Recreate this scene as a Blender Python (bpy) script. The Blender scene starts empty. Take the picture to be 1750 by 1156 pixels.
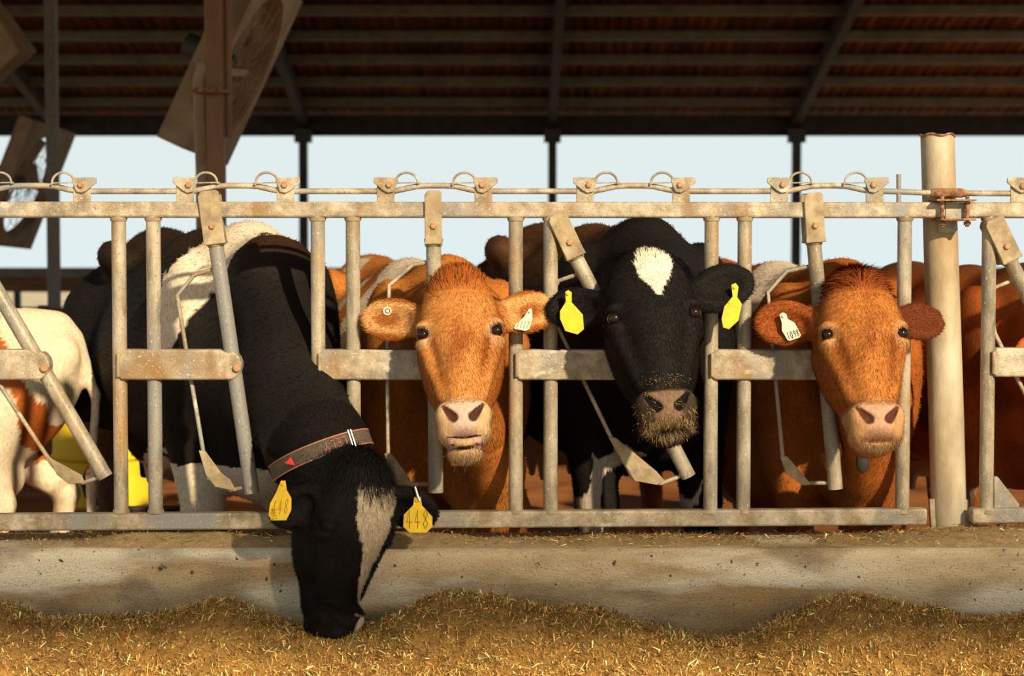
import bpy, math, random
import numpy as np
from mathutils import Vector, Matrix
from mathutils.bvhtree import BVHTree

# ------------------------------------------------------------------ camera, light, exposure
S = bpy.context.scene
COL = S.collection
FPX, CX, CY = 3000.0, 875.0, 578.0
CAM = np.array([0.0, -6.0, 1.45])
TILT = math.atan(128 / 3000.0)

cam_data = bpy.data.cameras.new('camera')
cam = bpy.data.objects.new('camera', cam_data)
COL.objects.link(cam)
cam.location = CAM
cam.rotation_euler = (math.pi / 2 - TILT, 0, 0)
cam_data.sensor_width = 36
cam_data.lens = FPX / 1750 * 36
cam_data.clip_end = 500
cam_data.dof.use_dof = True
cam_data.dof.focus_distance = 5.8
cam_data.dof.aperture_fstop = 3.4
S.camera = cam

S.view_settings.view_transform = 'Standard'
S.view_settings.look = 'None'
S.view_settings.gamma = 1
S.view_settings.use_curve_mapping = False
S.view_settings.exposure = 0.0

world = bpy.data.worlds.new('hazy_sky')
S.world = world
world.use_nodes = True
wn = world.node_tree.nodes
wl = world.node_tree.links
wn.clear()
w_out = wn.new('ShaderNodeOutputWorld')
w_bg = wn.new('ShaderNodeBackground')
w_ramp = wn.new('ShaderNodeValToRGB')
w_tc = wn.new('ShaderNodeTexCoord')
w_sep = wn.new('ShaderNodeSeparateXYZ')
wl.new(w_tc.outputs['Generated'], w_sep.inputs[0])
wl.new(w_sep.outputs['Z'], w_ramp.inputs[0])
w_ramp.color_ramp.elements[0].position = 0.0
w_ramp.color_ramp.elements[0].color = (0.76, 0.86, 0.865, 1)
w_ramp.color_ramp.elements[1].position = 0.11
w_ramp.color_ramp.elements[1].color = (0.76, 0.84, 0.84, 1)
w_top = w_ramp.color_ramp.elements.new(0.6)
w_top.color = (0.52, 0.46, 0.355, 1)          # warm haze colour overhead, out of view, chosen for warmer fill light
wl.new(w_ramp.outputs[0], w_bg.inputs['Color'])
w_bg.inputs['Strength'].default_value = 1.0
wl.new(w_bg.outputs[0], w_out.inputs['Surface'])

SUN_EL, SUN_AZ = math.radians(26), math.radians(28)
sun_data = bpy.data.lights.new('sun', 'SUN')
sun_data.energy = 6.3
sun_data.color = (1.0, 0.80, 0.52)
sun_data.angle = math.radians(1.3)
sun = bpy.data.objects.new('sun', sun_data)
COL.objects.link(sun)
sdir = Vector((math.sin(SUN_AZ) * math.cos(SUN_EL), -math.cos(SUN_AZ) * math.cos(SUN_EL), math.sin(SUN_EL)))
sun.location = sdir * 30
sun.rotation_euler = sdir.to_track_quat('Z', 'Y').to_euler()

# ------------------------------------------------------------------ general helpers
rng = np.random.default_rng(7)
random.seed(7)


def ray(px, py):
    dx, dy = (px - CX) / FPX, (CY - py) / FPX
    c, s = math.cos(TILT), math.sin(TILT)
    return np.array([dx, c + dy * s, -s + dy * c])


def P(px, py, y):
    """point of the picture at world depth y"""
    d = ray(px, py)
    return CAM + d * ((y - CAM[1]) / d[1])


FK = 0.042                                   # the fence line runs slightly away to the right


def PF(px, py, off=0.0):
    """point on the fence plane y = FK*x + off"""
    d = ray(px, py)
    t = (FK * CAM[0] + off - CAM[1]) / (d[1] - FK * d[0])
    return CAM + d * t


def tag(o, label=None, cat=None, group=None, kind=None):
    if label: o['label'] = label
    if cat: o['category'] = cat
    if group: o['group'] = group
    if kind: o['kind'] = kind
    return o


def empty(name, loc, label=None, cat=None, group=None, kind=None):
    o = bpy.data.objects.new(name, None)
    o.empty_display_size = 0.1
    COL.objects.link(o)
    o.location = Vector([float(v) for v in loc])
    return tag(o, label, cat, group, kind)


def link_mesh(name, me, mat, parent=None):
    o = bpy.data.objects.new(name, me)
    COL.objects.link(o)
    if mat: me.materials.append(mat)
    if parent is not None:
        o.parent = parent
        o.matrix_parent_inverse = world_of(parent).inverted()
    return o


def world_of(o):
    m = Matrix.LocRotScale(o.location, o.rotation_euler, o.scale)
    if o.parent is not None:
        return world_of(o.parent) @ o.matrix_parent_inverse @ m
    return m


def nrm(v):
    v = np.asarray(v, float)
    return v / max(1e-12, np.linalg.norm(v))


class MB:
    """collects shapes (world coordinates) and links them as one mesh object"""

    def __init__(s):
        s.v, s.f = [], []

    def add(s, vs, fs):
        b = len(s.v)
        s.v += [tuple(float(c) for c in v) for v in vs]
        s.f += [tuple(b + i for i in f) for f in fs]
        return s

    def tube(s, pts, r, seg=14, cap=True, up=None, flat=1.0):
        pts = [np.asarray(p, float) for p in pts]
        n = len(pts)
        rs = r if hasattr(r, '__len__') else [r] * n
        vs, fs = [], []
        t0 = nrm(pts[1] - pts[0])
        a = np.array([0, -1.0, 0]) if up is None else np.asarray(up, float)
        if abs(t0 @ a) > .95: a = np.array([1.0, 0, 0])
        a = nrm(a - t0 * (a @ t0))
        for i, p in enumerate(pts):
            if i == 0: t = t0
            elif i == n - 1: t = nrm(pts[-1] - pts[-2])
            else: t = nrm(nrm(pts[i + 1] - p) + nrm(p - pts[i - 1]))
            a = nrm(a - t * (a @ t))
            b = np.cross(t, a)
            k = 1.0
            if 0 < i < n - 1:
                k = 1 / max(.6, (t @ nrm(pts[i + 1] - p)))
            for j in range(seg):
                th = 2 * math.pi * j / seg
                vs.append(p + (a * math.cos(th) * flat + b * math.sin(th)) * rs[i] * (k if False else 1))
        for i in range(n - 1):
            for j in range(seg):
                fs.append((i * seg + j, i * seg + (j + 1) % seg, (i + 1) * seg + (j + 1) % seg, (i + 1) * seg + j))
        if cap:
            fs.append(tuple(range(seg - 1, -1, -1)))
            fs.append(tuple((n - 1) * seg + j for j in range(seg)))
        return s.add(vs, fs)

    def beam(s, p0, p1, w, d, face=(0, -1, 0)):
        """box from p0 to p1; w across (seen from face), d along face"""
        p0, p1 = np.asarray(p0, float), np.asarray(p1, float)
        t = nrm(p1 - p0)
        a = np.asarray(face, float)
        a = nrm(a - t * (a @ t))
        b = np.cross(t, a)
        vs = [p + b * (w / 2 * i) + a * (d / 2 * j) for p in (p0, p1) for i, j in ((-1, -1), (1, -1), (1, 1), (-1, 1))]
        return s.add(vs, [(3, 2, 1, 0), (4, 5, 6, 7), (0, 1, 5, 4), (1, 2, 6, 5), (2, 3, 7, 6), (3, 0, 4, 7)])

    def box(s, lo, hi):
        x0, y0, z0 = lo
        x1, y1, z1 = hi
        return s.add([(x0, y0, z0), (x1, y0, z0), (x1, y1, z0), (x0, y1, z0), (x0, y0, z1), (x1, y0, z1), (x1, y1, z1), (x0, y1, z1)],
                     [(3, 2, 1, 0), (4, 5, 6, 7), (0, 1, 5, 4), (1, 2, 6, 5), (2, 3, 7, 6), (3, 0, 4, 7)])

    def prism(s, pts, ext):
        n = len(pts)
        pts = [np.asarray(p, float) for p in pts]
        ext = np.asarray(ext, float)
        nn = sum(np.cross(pts[i] - pts[0], pts[(i + 1) % n] - pts[0]) for i in range(1, n - 1))
        if nn @ ext > 0: pts = pts[::-1]
        vs = pts + [p + ext for p in pts]
        fs = [tuple(range(n)), tuple(range(2 * n - 1, n - 1, -1))]
        for i in range(n):
            j = (i + 1) % n
            fs.append((j, i, n + i, n + j))
        return s.add(vs, fs)

    def sphere(s, c, r, nu=16, nv=10, sc=(1, 1, 1), R=None):
        vs, fs = [], []
        for i in range(nv + 1):
            th = math.pi * i / nv
            for j in range(nu):
                ph = 2 * math.pi * j / nu
                p = np.array([math.sin(th) * math.cos(ph) * sc[0], math.sin(th) * math.sin(ph) * sc[1], math.cos(th) * sc[2]]) * r
                if R is not None: p = R @ p
                vs.append(p + np.asarray(c, float))
        for i in range(nv):
            for j in range(nu):
                fs.append((i * nu + j, (i + 1) * nu + j, (i + 1) * nu + (j + 1) % nu, i * nu + (j + 1) % nu))
        return s.add(vs, fs)

    def build(s, name, mat, parent=None, bevel=0, sharp=35, **kw):
        me = bpy.data.meshes.new(name)
        me.from_pydata(s.v, [], s.f)
        me.update()
        me.shade_smooth()
        me.set_sharp_from_angle(angle=math.radians(sharp))
        o = link_mesh(name, me, mat, parent)
        if bevel:
            b = o.modifiers.new('bevel', 'BEVEL')
            b.width = bevel
            b.segments = 2
            b.limit_method = 'ANGLE'
            b.angle_limit = math.radians(50)
        return tag(o, **kw)


# ------------------------------------------------------------------ materials
def mat_new(name):
    m = bpy.data.materials.new(name)
    m.use_nodes = True
    nt = m.node_tree
    b = nt.nodes['Principled BSDF']
    return m, nt, b


def noise_mat(name, stops, scale=8, detail=6, rough=.6, stretch=(1, 1, 1), bump=0, bscale=60, metallic=0, spec=.4, dist=0, layers=()):
    """procedural material: noise through a colour ramp; layers = (colour, noise scale, lo, hi, stretch)"""
    m, nt, b = mat_new(name)
    N, L = nt.nodes, nt.links
    tc = N.new('ShaderNodeTexCoord')
    mp = N.new('ShaderNodeMapping')
    mp.inputs['Scale'].default_value = stretch
    L.new(tc.outputs['Object'], mp.inputs[0])
    nz = N.new('ShaderNodeTexNoise')
    nz.inputs['Scale'].default_value = scale
    nz.inputs['Detail'].default_value = detail
    nz.inputs['Roughness'].default_value = .62
    nz.inputs['Distortion'].default_value = dist
    L.new(mp.outputs[0], nz.inputs['Vector'])
    rp = N.new('ShaderNodeValToRGB')
    el = rp.color_ramp.elements
    while len(el) < len(stops): el.new(.5)
    for e, (p, c) in zip(el, stops):
        e.position = p
        e.color = (*c, 1)
    L.new(nz.outputs['Fac'], rp.inputs[0])
    out = rp.outputs[0]
    for (c, sc, lo, hi, st) in layers:
        mp2 = N.new('ShaderNodeMapping')
        mp2.inputs['Scale'].default_value = st
        L.new(tc.outputs['Object'], mp2.inputs[0])
        n2 = N.new('ShaderNodeTexNoise')
        n2.inputs['Scale'].default_value = sc
        n2.inputs['Detail'].default_value = 5
        L.new(mp2.outputs[0], n2.inputs['Vector'])
        mr = N.new('ShaderNodeMapRange')
        mr.inputs['From Min'].default_value = lo
        mr.inputs['From Max'].default_value = hi
        L.new(n2.outputs['Fac'], mr.inputs['Value'])
        mx = N.new('ShaderNodeMix')
        mx.data_type = 'RGBA'
        L.new(mr.outputs[0], mx.inputs['Factor'])
        L.new(out, mx.inputs['A'])
        mx.inputs['B'].default_value = (*c, 1)
        out = mx.outputs['Result']
    L.new(out, b.inputs['Base Color'])
    b.inputs['Roughness'].default_value = rough
    b.inputs['Metallic'].default_value = metallic
    b.inputs['Specular IOR Level'].default_value = spec
    if bump:
        n3 = N.new('ShaderNodeTexNoise')
        n3.inputs['Scale'].default_value = bscale
        n3.inputs['Detail'].default_value = 5
        L.new(mp.outputs[0], n3.inputs['Vector'])
        bp = N.new('ShaderNodeBump')
        bp.inputs['Strength'].default_value = bump
        bp.inputs['Distance'].default_value = .01
        L.new(n3.outputs['Fac'], bp.inputs['Height'])
        L.new(bp.outputs[0], b.inputs['Normal'])
    return m


def attr_mat(name, rough=.6, spec=.3, amp=.25, scale=60, stretch=(1, 1, .35), bump=.25, sheen=0):
    """colour from the mesh's own 'coat' attribute, with fine fibre variation"""
    m, nt, b = mat_new(name)
    N, L = nt.nodes, nt.links
    at = N.new('ShaderNodeAttribute')
    at.attribute_name = 'coat'
    tc = N.new('ShaderNodeTexCoord')
    mp = N.new('ShaderNodeMapping')
    mp.inputs['Scale'].default_value = stretch
    L.new(tc.outputs['Object'], mp.inputs[0])
    nz = N.new('ShaderNodeTexNoise')
    nz.inputs['Scale'].default_value = scale
    nz.inputs['Detail'].default_value = 5
    L.new(mp.outputs[0], nz.inputs['Vector'])
    mr = N.new('ShaderNodeMapRange')
    mr.inputs['From Min'].default_value = .3
    mr.inputs['From Max'].default_value = .7
    mr.inputs['To Min'].default_value = 1 - amp
    mr.inputs['To Max'].default_value = 1 + amp
    L.new(nz.outputs['Fac'], mr.inputs['Value'])
    mx = N.new('ShaderNodeVectorMath')
    mx.operation = 'SCALE'
    L.new(at.outputs['Color'], mx.inputs[0])
    L.new(mr.outputs[0], mx.inputs['Scale'])
    L.new(mx.outputs[0], b.inputs['Base Color'])
    b.inputs['Roughness'].default_value = rough
    b.inputs['Specular IOR Level'].default_value = spec
    if sheen:
        b.inputs['Sheen Weight'].default_value = sheen
        b.inputs['Sheen Roughness'].default_value = .5
    if bump:
        bp = N.new('ShaderNodeBump')
        bp.inputs['Strength'].default_value = bump
        bp.inputs['Distance'].default_value = .006
        L.new(nz.outputs['Fac'], bp.inputs['Height'])
        L.new(bp.outputs[0], b.inputs['Normal'])
    return m


def plain(name, c, rough=.5, spec=.4, metallic=0, v=.15, scale=30):
    a = tuple(x * (1 - v) for x in c)
    d = tuple(min(1, x * (1 + v)) for x in c)
    return noise_mat(name, [(.35, a), (.65, d)], scale=scale, rough=rough, spec=spec, metallic=metallic)


GALV = noise_mat('dusty_galvanised_steel', [(.36, (.20, .165, .115)), (.5, (.36, .30, .21)), (.64, (.52, .46, .355))], scale=14, detail=10, rough=.5, spec=.4,
                 bump=.2, bscale=180,
                 layers=[((.25, .145, .055), 7, .54, .70, (1, 1, .5)), ((.25, .25, .24), 5, .54, .66, (1, 1, .4)), ((.56, .51, .42), 16, .62, .70, (.5, 1, 1)),
                         ((.17, .13, .085), 160, .60, .70, (1, 1, 1)), ((.58, .52, .41), 130, .62, .72, (1, 1, 1))])
GALV2 = noise_mat('worn_galvanised_tube', [(.36, (.17, .15, .11)), (.5, (.33, .285, .21)), (.64, (.47, .42, .335))], scale=14, detail=10, rough=.42, spec=.5,
                  stretch=(1, 1, .35), bump=.15, bscale=160,
                  layers=[((.30, .18, .07), 8, .53, .70, (1, 1, .3)), ((.22, .22, .215), 6, .52, .66, (1, 1, .2)), ((.16, .125, .08), 170, .60, .70, (1, 1, .7)),
                          ((.54, .49, .40), 130, .62, .72, (1, 1, .7))])
SLEEVE = noise_mat('tan_dusty_steel', [(.36, (.22, .17, .10)), (.52, (.35, .275, .165)), (.66, (.44, .365, .24))], scale=18, detail=9, rough=.6, bump=.2, bscale=200,
                   layers=[((.22, .15, .08), 9, .6, .75, (1, 1, 1))])
RUST = noise_mat('rusty_iron', [(.36, (.12, .05, .02)), (.5, (.26, .12, .05)), (.64, (.38, .26, .15))], scale=40, rough=.75, bump=.3, bscale=200)
BOLT = noise_mat('rust_tinted_bolt', [(.3, (.30, .15, .07)), (.7, (.50, .30, .16))], scale=60, rough=.6)
CONC = noise_mat('stained_concrete', [(.36, (.26, .185, .10)), (.5, (.50, .385, .235)), (.63, (.64, .535, .37))], scale=2.6, detail=14, rough=.85, spec=.2,
                 bump=.5, bscale=110, stretch=(.55, 1, 1.5),
                 layers=[((.36, .235, .105), 1.7, .47, .58, (.6, 1, 1.4)), ((.70, .63, .49), 2.3, .51, .60, (.45, 1, 2.4)), ((.15, .11, .07), 2.6, .52, .66, (.7, 1, 1.3)),
                         ((.50, .46, .38), 330, .58, .68, (1, 1, 1)), ((.07, .05, .035), 260, .58, .70, (1, 1, 1)), ((.055, .042, .03), 40, .66, .72, (1, 1, 1))])
DIRT = noise_mat('trodden_orange_dirt', [(.3, (.13, .045, .016)), (.55, (.30, .115, .035)), (.75, (.42, .18, .06))], scale=1.6, detail=10, rough=.95, spec=.1, bump=.5, bscale=20)
PALE = noise_mat('pale_dry_yard', [(.3, (.42, .37, .28)), (.7, (.58, .53, .43))], scale=.4, detail=8, rough=.95, spec=.1)
ROOFM = noise_mat('rusty_roof_sheet', [(.3, (.05, .016, .007)), (.52, (.17, .057, .02)), (.7, (.28, .11, .04))], scale=1.2, detail=10, rough=.7, spec=.2, stretch=(5, .35, 1),
                  layers=[((.07, .04, .025), .7, .55, .75, (1, 1, 1))])
PURL = noise_mat('grey_brown_purlin', [(.3, (.11, .085, .055)), (.7, (.20, .16, .105))], scale=3, rough=.6)
DARKST = noise_mat('dark_steel', [(.3, (.035, .035, .03)), (.7, (.07, .065, .055))], scale=4, rough=.6)
FASC = noise_mat('dark_fascia', [(.3, (.02, .017, .014)), (.7, (.045, .037, .03))], scale=4, rough=.8)
COLUMN = noise_mat('brown_painted_column', [(.3, (.20, .10, .04)), (.7, (.34, .185, .085))], scale=6, rough=.6, stretch=(1, 1, .3))
FANM = noise_mat('dusty_fan_housing', [(.3, (.20, .135, .07)), (.6, (.36, .25, .135)), (.8, (.46, .36, .22))], scale=5, rough=.55)
WOOD = noise_mat('weathered_boards', [(.3, (.12, .05, .02)), (.7, (.26, .12, .05))], scale=3, rough=.8, stretch=(.3, 1, 4))
FURM = attr_mat('cow_hair', rough=.7, spec=.10, amp=.22, scale=130, stretch=(1, 1, .3), bump=.25)
FEEDM = attr_mat('chopped_silage', rough=.85, spec=.12, amp=.25, scale=150, stretch=(1, 1, 1), bump=.4)
EYEM = plain('wet_dark_eye', (.010, .005, .003), rough=.12, spec=.4, v=.3)
EYEW = plain('eye_white', (.55, .45, .40), rough=.15, spec=.6)
YTAG = noise_mat('yellow_tag_plastic', [(.35, (.72, .47, .02)), (.7, (.86, .62, .04))], scale=40, rough=.45)
WTAG = noise_mat('cream_tag_plastic', [(.35, (.62, .56, .44)), (.7, (.78, .73, .62))], scale=40, rough=.45)
INK = plain('faded_black_ink', (.05, .035, .02), rough=.7)
INKY = plain('faded_pencil_ink', (.30, .19, .02), rough=.7)
STRAP = noise_mat('grey_woven_strap', [(.35, (.085, .065, .048)), (.65, (.14, .105, .075))], scale=160, rough=.85, bump=.4, bscale=300)
STRAPR = noise_mat('dull_red_trim', [(.35, (.40, .15, .09)), (.7, (.5, .22, .14))], scale=90, rough=.8)
REDP = plain('red_plastic', (.62, .035, .03), rough=.35)
STEELB = plain('bright_steel', (.55, .5, .43), rough=.3, metallic=.7)
YBRIGHT = noise_mat('bright_yellow', [(.35, (.78, .52, .015)), (.7, (.9, .66, .03))], scale=3, rough=.5)
DULLBLK = plain('dull_black', (.02, .018, .016), rough=.6)
GREYP = plain('dark_grey_plastic', (.030, .031, .029), rough=.6, spec=.25)

# ------------------------------------------------------------------ the setting
g = MB().add([(-140, -60, -.02), (140, -60, -.02), (140, 220, -.02), (-140, 220, -.02)], [(0, 1, 2, 3)])
g.build('ground', PALE, kind='structure')
MB().box((-16, .18, -.02), (16, 30.3, 0.0)).build('floor', DIRT, kind='structure')
MB().box((-16, -30, -.02), (16, -.2, .12)).build('feed_alley_floor', noise_mat('alley_concrete', [(.3, (.33, .27, .19)), (.7, (.5, .43, .32))], scale=1.5, detail=9, rough=.9), kind='structure')
CURB_TOP = .50
cb = MB().prism([(-6, -.225, 0), (-6, -.235, .2), (-6, -.215, .47), (-6, -.19, CURB_TOP), (-6, .17, CURB_TOP), (-6, .19, .0)], (12, 0, 0))
cb.build('feed_curb', CONC, bevel=.016, kind='structure')

# roof: corrugated sheets on purlins, gable ridge at y = 15
EAVE_Y, EAVE_Z, SL, RIDGE_Y = 30.0, 4.45, .25, 15.0


def roof_z(y):
    return EAVE_Z + SL * (EAVE_Y - y) if y > RIDGE_Y else EAVE_Z + SL * (EAVE_Y - RIDGE_Y) - SL * (RIDGE_Y - y)


rf = MB()
nx = 640
xs = np.linspace(-16, 16, nx)
wave = .018 * np.sin(xs * 2 * math.pi / .2)
ysr = [-.9, RIDGE_Y, 30.6]
vs, fs = [], []
for y in ysr:
    for x, w in zip(xs, wave): vs.append((x, y, roof_z(y) + w + .1))
for i in range(2):
    for j in range(nx - 1):
        fs.append((i * nx + j, i * nx + j + 1, (i + 1) * nx + j + 1, (i + 1) * nx + j))
rf.add(vs, fs)
roof = rf.build('ceiling', ROOFM, sharp=80, kind='structure')
for k in range(25):
    y = EAVE_Y - .9 - 1.15 * k
    if y < -.6: break
    MB().beam((-16, y, roof_z(y) - .02), (16, y, roof_z(y) - .02), .16, .2, (0, -1, 0)).build('purlin', PURL, roof)
post_x = [-14.4, -9.32, -4.24, .82, 5.78, 10.8]
for x in post_x:
    MB().beam((x, EAVE_Y, EAVE_Z - .1), (x, RIDGE_Y, roof_z(RIDGE_Y) - .1), .16, .34, (0, 0, 1)).beam(
        (x, RIDGE_Y, roof_z(RIDGE_Y) - .1), (x, -.7, roof_z(-.7) - .1), .16, .34, (0, 0, 1)).build('rafter', DARKST, roof)
MB().box((-16, 29.95, EAVE_Z - .40), (16, 30.1, EAVE_Z + .02)).build('trim_1', FASC, kind='structure')
MB().box((-16, -.95, EAVE_Z - SL * 0 - .15 - .2), (16, -.85, EAVE_Z + .05)).build('trim_2', FASC, kind='structure')
names_post = ['far barn post of dark steel, leftmost of the row at the open side', 'far dark steel barn post left of the leaning fan', 'far dark steel barn post to the right of the big leaning fan',
              'far dark steel barn post behind the red cow and the black cow, in the middle', 'far dark steel barn post above the right-hand brown cow', 'far dark steel barn post at the right end of the open side']
for x, l in zip(post_x[2:5], names_post[2:5]):
    p = empty('barn_post', (x, 29.8, 0), l, 'post', 'posts along the far open side')
    MB().beam((x, 29.8, 0), (x, 29.8, EAVE_Z - .30), .17, .17).build('shaft', DARKST, p)
    MB().beam((x, 29.8, EAVE_Z - .55), (x, 29.8, EAVE_Z - .28), .34, .28).build('cap_bracket', DARKST, p)
    MB().box((x - .16, 29.64, 0), (x + .16, 29.96, .03)).build('base_plate', DARKST, p)

# slatted beam on posts added behind the camera, unseen, to shade curb and feed
sl_ = MB()
for k in range(8):
    sl_.box((-8, -9.02, 4.885 + k * .105), (24, -8.98, 4.885 + k * .105 + (.088 if k < 3 else .076 - .007 * k)))
sl_.build('trim_3', FASC, kind='structure')
for x in (-7, 0, 8, 16, 23):
    MB().box((x - .06, -9.05, 0), (x + .06, -8.95, 5.8)).build('trim_4' if x == -7 else 'trim_%d' % (5 + x), FASC, kind='structure')

# far boundary fence
ff = empty('boundary_fence', (0, 31, 0), 'low weathered board fence along the far open side of the barn', 'fence')
MB().beam((-16, 29.4, 1.02), (16, 29.4, 1.02), .3, .05).build('board', WOOD, ff, label='brown lower board')
MB().beam((-16, 29.35, 1.26), (16, 29.35, 1.26), .2, .12).build('top_rail', noise_mat('olive_grey_rail', [(.3, (.13, .11, .075)), (.7, (.22, .19, .13))], scale=2), ff, label='olive grey top rail')
MB().beam((-16, 29.4, .50), (16, 29.4, .50), .14, .05).build('board', WOOD, ff)
for x in np.arange(-15, 16, 2.5):
    MB().beam((x, 29.5, 0), (x, 29.5, 1.3), .12, .12).build('fence_post', DARKST, ff)

# ------------------------------------------------------------------ headlock fence
FN = nrm((FK, -1, 0))                         # faces the camera
FT = nrm((1, FK, 0))
main = empty('headlock_fence', PF(875, 905), 'long galvanised headlock fence panel on the curb, left of the big round post', 'fence')
rightp = empty('headlock_fence', PF(1690, 905), 'short end of a headlock fence panel at the right edge, beyond the big round post', 'fence')


def pipe_up(px, parent, top=360, bot=885):
    a, b = PF(px, 620), None
    z1, z0 = PF(px, top)[2], PF(px, bot)[2]
    MB().tube([(a[0], a[1], z0), (a[0], a[1], z1)], .0245, 20).build('upright', GALV2, parent)
    for z, s_ in ((PF(px, 375)[2], 1), (PF(px, 874)[2], -1)):
        w = MB().tube([(a[0], a[1], z - .006), (a[0], a[1], z + .006)], [.0275, .030] if s_ > 0 else [.030, .0275], 20)
        w.build('weld', SLEEVE, parent)


def rail(px0, px1, row0a, row0b, parent, name, w=.054):
    a, b = PF(px0, row0a), PF(px1, row0b)
    MB().beam(a, b, w, .05, FN).build(name, GALV, parent, bevel=.008)


rail(-260, 1628, 358.5, 359.5, main, 'top_rail')
rail(1630, 2300, 359.5, 360.5, rightp, 'top_rail')
rail(-260, 1582, 894, 882.5, main, 'bottom_rail', .058)
rail(1658, 2300, 881, 876, rightp, 'bottom_rail', .055)
for px in (-192, -133, 205, 264, 544, 604, 881.5, 941, 1215, 1271.5, 1544): pipe_up(px, main)
for px in (1688, 2030, 2090): pipe_up(px, rightp)


def crossbar(x0, x1, parent, r0=598, r1=650, pivot=True):
    ro = (r1 - r0) / 2
    cy = (r0 + r1) / 2
    pts = [(x0, r0 + 8), (x0 + 8, r0), (x1 - 38, r0), (x1 - 24, r0 + 6)]
    for i in range(9):
        th = -math.pi / 2 + math.pi * (i + 1.2) / 10.2
        pts.append((x1 - 22 + 22 * math.cos(th), cy + (ro - 1) * math.sin(th) + 1))
    pts += [(x1 - 30, r1), (x0 + 6, r1), (x0, r1 - 6)]
    q = [PF(a, b, -.034) for a, b in pts]
    cbar = MB().prism(q, -FN * .068).build('crossbar', GALV, parent, bevel=.006)
    if pivot:
        c = PF(x1 - 8, cy + 5, -.036)
        MB().tube([c + FN * -.004, c + FN * .008, c + FN * .012], [.014, .014, .010], 16).build('pivot_bolt', BOLT, cbar)
    s_ = PF(x0 + 1, cy, -.034)
    w = MB().tube([PF(x0 + 1, r0 + 6, -.034), PF(x0 + 1, r1 - 6, -.034)], .006, 8)
    w.build('weld_seam', SLEEVE, cbar)


crossbar(-136, 84, main)
crossbar(201, 413, main)
crossbar(545, 762, main)
crossbar(882, 1098, main)
crossbar(1216, 1436, main)
crossbar(1697, 1914, rightp, 595, 645)


def neck_bar(parent, s0, s1, sw, p1, rod, plate, label=None, chamfer=False):
    """pivoting locking bar: sleeve s0->s1 (px), tube to p1, kick rod polyline and its flat plate"""
    a, b, c = PF(*s0, -.0), PF(*s1, -.0), PF(*p1, -.0)
    bar = MB().tube([b, c], .0255, 20)
    o = bar.build('neck_bar', GALV2, parent, label=label)
    t = nrm(b - a)
    n = np.cross(FN, t)
    hw = sw / 2 / 500
    m = MB()
    L = np.linalg.norm(b - a)
    for off in (.031, -.037):
        pts = [a + n * (-hw) + t * .015, a + n * (-hw + .012), a + n * (hw - .008), a + n * hw + t * .008, b + n * hw - t * .02, b + n * (hw + .002), b + n * (-hw - .002), b + n * (-hw) - t * .02]
        m.prism([p + FN * (off + .007) for p in pts], -FN * .008)
    m.beam(b - t * .11, b, sw / 500 * .96, .066, FN)
    m.tube([b - t * .02, b + t * .008], [.033, .029], 16)
    sl = m.build('sleeve', SLEEVE, o, bevel=.003)
    bc = a + t * (L * .66) + FN * .036
    MB().tube([bc, bc + FN * .008, bc + FN * .011], [.0115, .0115, .008], 6).build('bolt', BOLT, sl)
    if rod:
        pts = [PF(x, y, .012) for x, y in rod]
        MB().tube(pts, .0075, 10).build('kick_rod', GALV, o)
    if plate:
        MB().prism([PF(x, y, .008) for x, y in plate], -FN * -.007).build('kick_plate', SLEEVE, o, bevel=.002)
    return o


neck_bar(main, (-63, 330), (-50, 420), 34, (181, 816), [(-40, 440), (-60, 560), (2, 662), (88, 792), (104, 812), (142, 826), (180, 812)],
         [(80, 778), (92, 786), (140, 812), (146, 826), (118, 827), (98, 812)], label='neck bar swung open, tilted steeply')
neck_bar(main, (357, 327), (369, 418), 36, (431, 843), [(364, 460), (332, 470), (303, 505), (320, 610), (347, 770), (356, 818), (395, 838), (434, 830)],
         [(340, 770), (352, 772), (378, 808), (394, 820), (404, 840), (368, 832), (352, 812)])
neck_bar(main, (740, 326), (741, 418), 29, (745, 842), [(740, 447), (706, 453), (665, 488), (662, 600), (663, 780), (668, 812), (700, 828), (744, 828)],
         [(657, 775), (669, 775), (700, 818), (705, 832), (680, 830), (664, 815)])
neck_bar(main, (949, 366), (984, 440), 34, (1177, 815), [(990, 468), (955, 480), (934, 520), (948, 548), (1046, 752), (1082, 818), (1130, 827), (1168, 812)],
         [(1040, 748), (1052, 748), (1122, 806), (1136, 822), (1122, 829), (1084, 822)], label='neck bar swung open, tilted')
neck_bar(main, (1386, 330), (1391, 415), 33, (1428, 836), [(1394, 453), (1345, 464), (1312, 500), (1322, 610), (1338, 785), (1345, 806), (1380, 826), (1424, 826)],
         [(1333, 780), (1345, 780), (1372, 812), (1386, 828), (1372, 830), (1342, 808)])
neck_bar(rightp, (1692, 374), (1726, 446), 36, (1910, 815), [(1738, 476), (1700, 492), (1690, 515), (1700, 570), (1790, 750), (1830, 815), (1900, 812)], None, label='neck bar swung open, tilted')
MB().prism([PF(x, y, -.01) for x, y in ((1699, 815), (1705, 815), (1742, 862), (1742, 872), (1699, 872))], -FN * .012).build('gusset', GALV, rightp, bevel=.002)

# latch gear on top of the rail
brk = [(-30, 1), (138, -1), (322, 1), (486, -1), (665, 1), (824, -1), (1006, 1), (1162, -1), (1338, 1), (1493, -1)]


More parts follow.
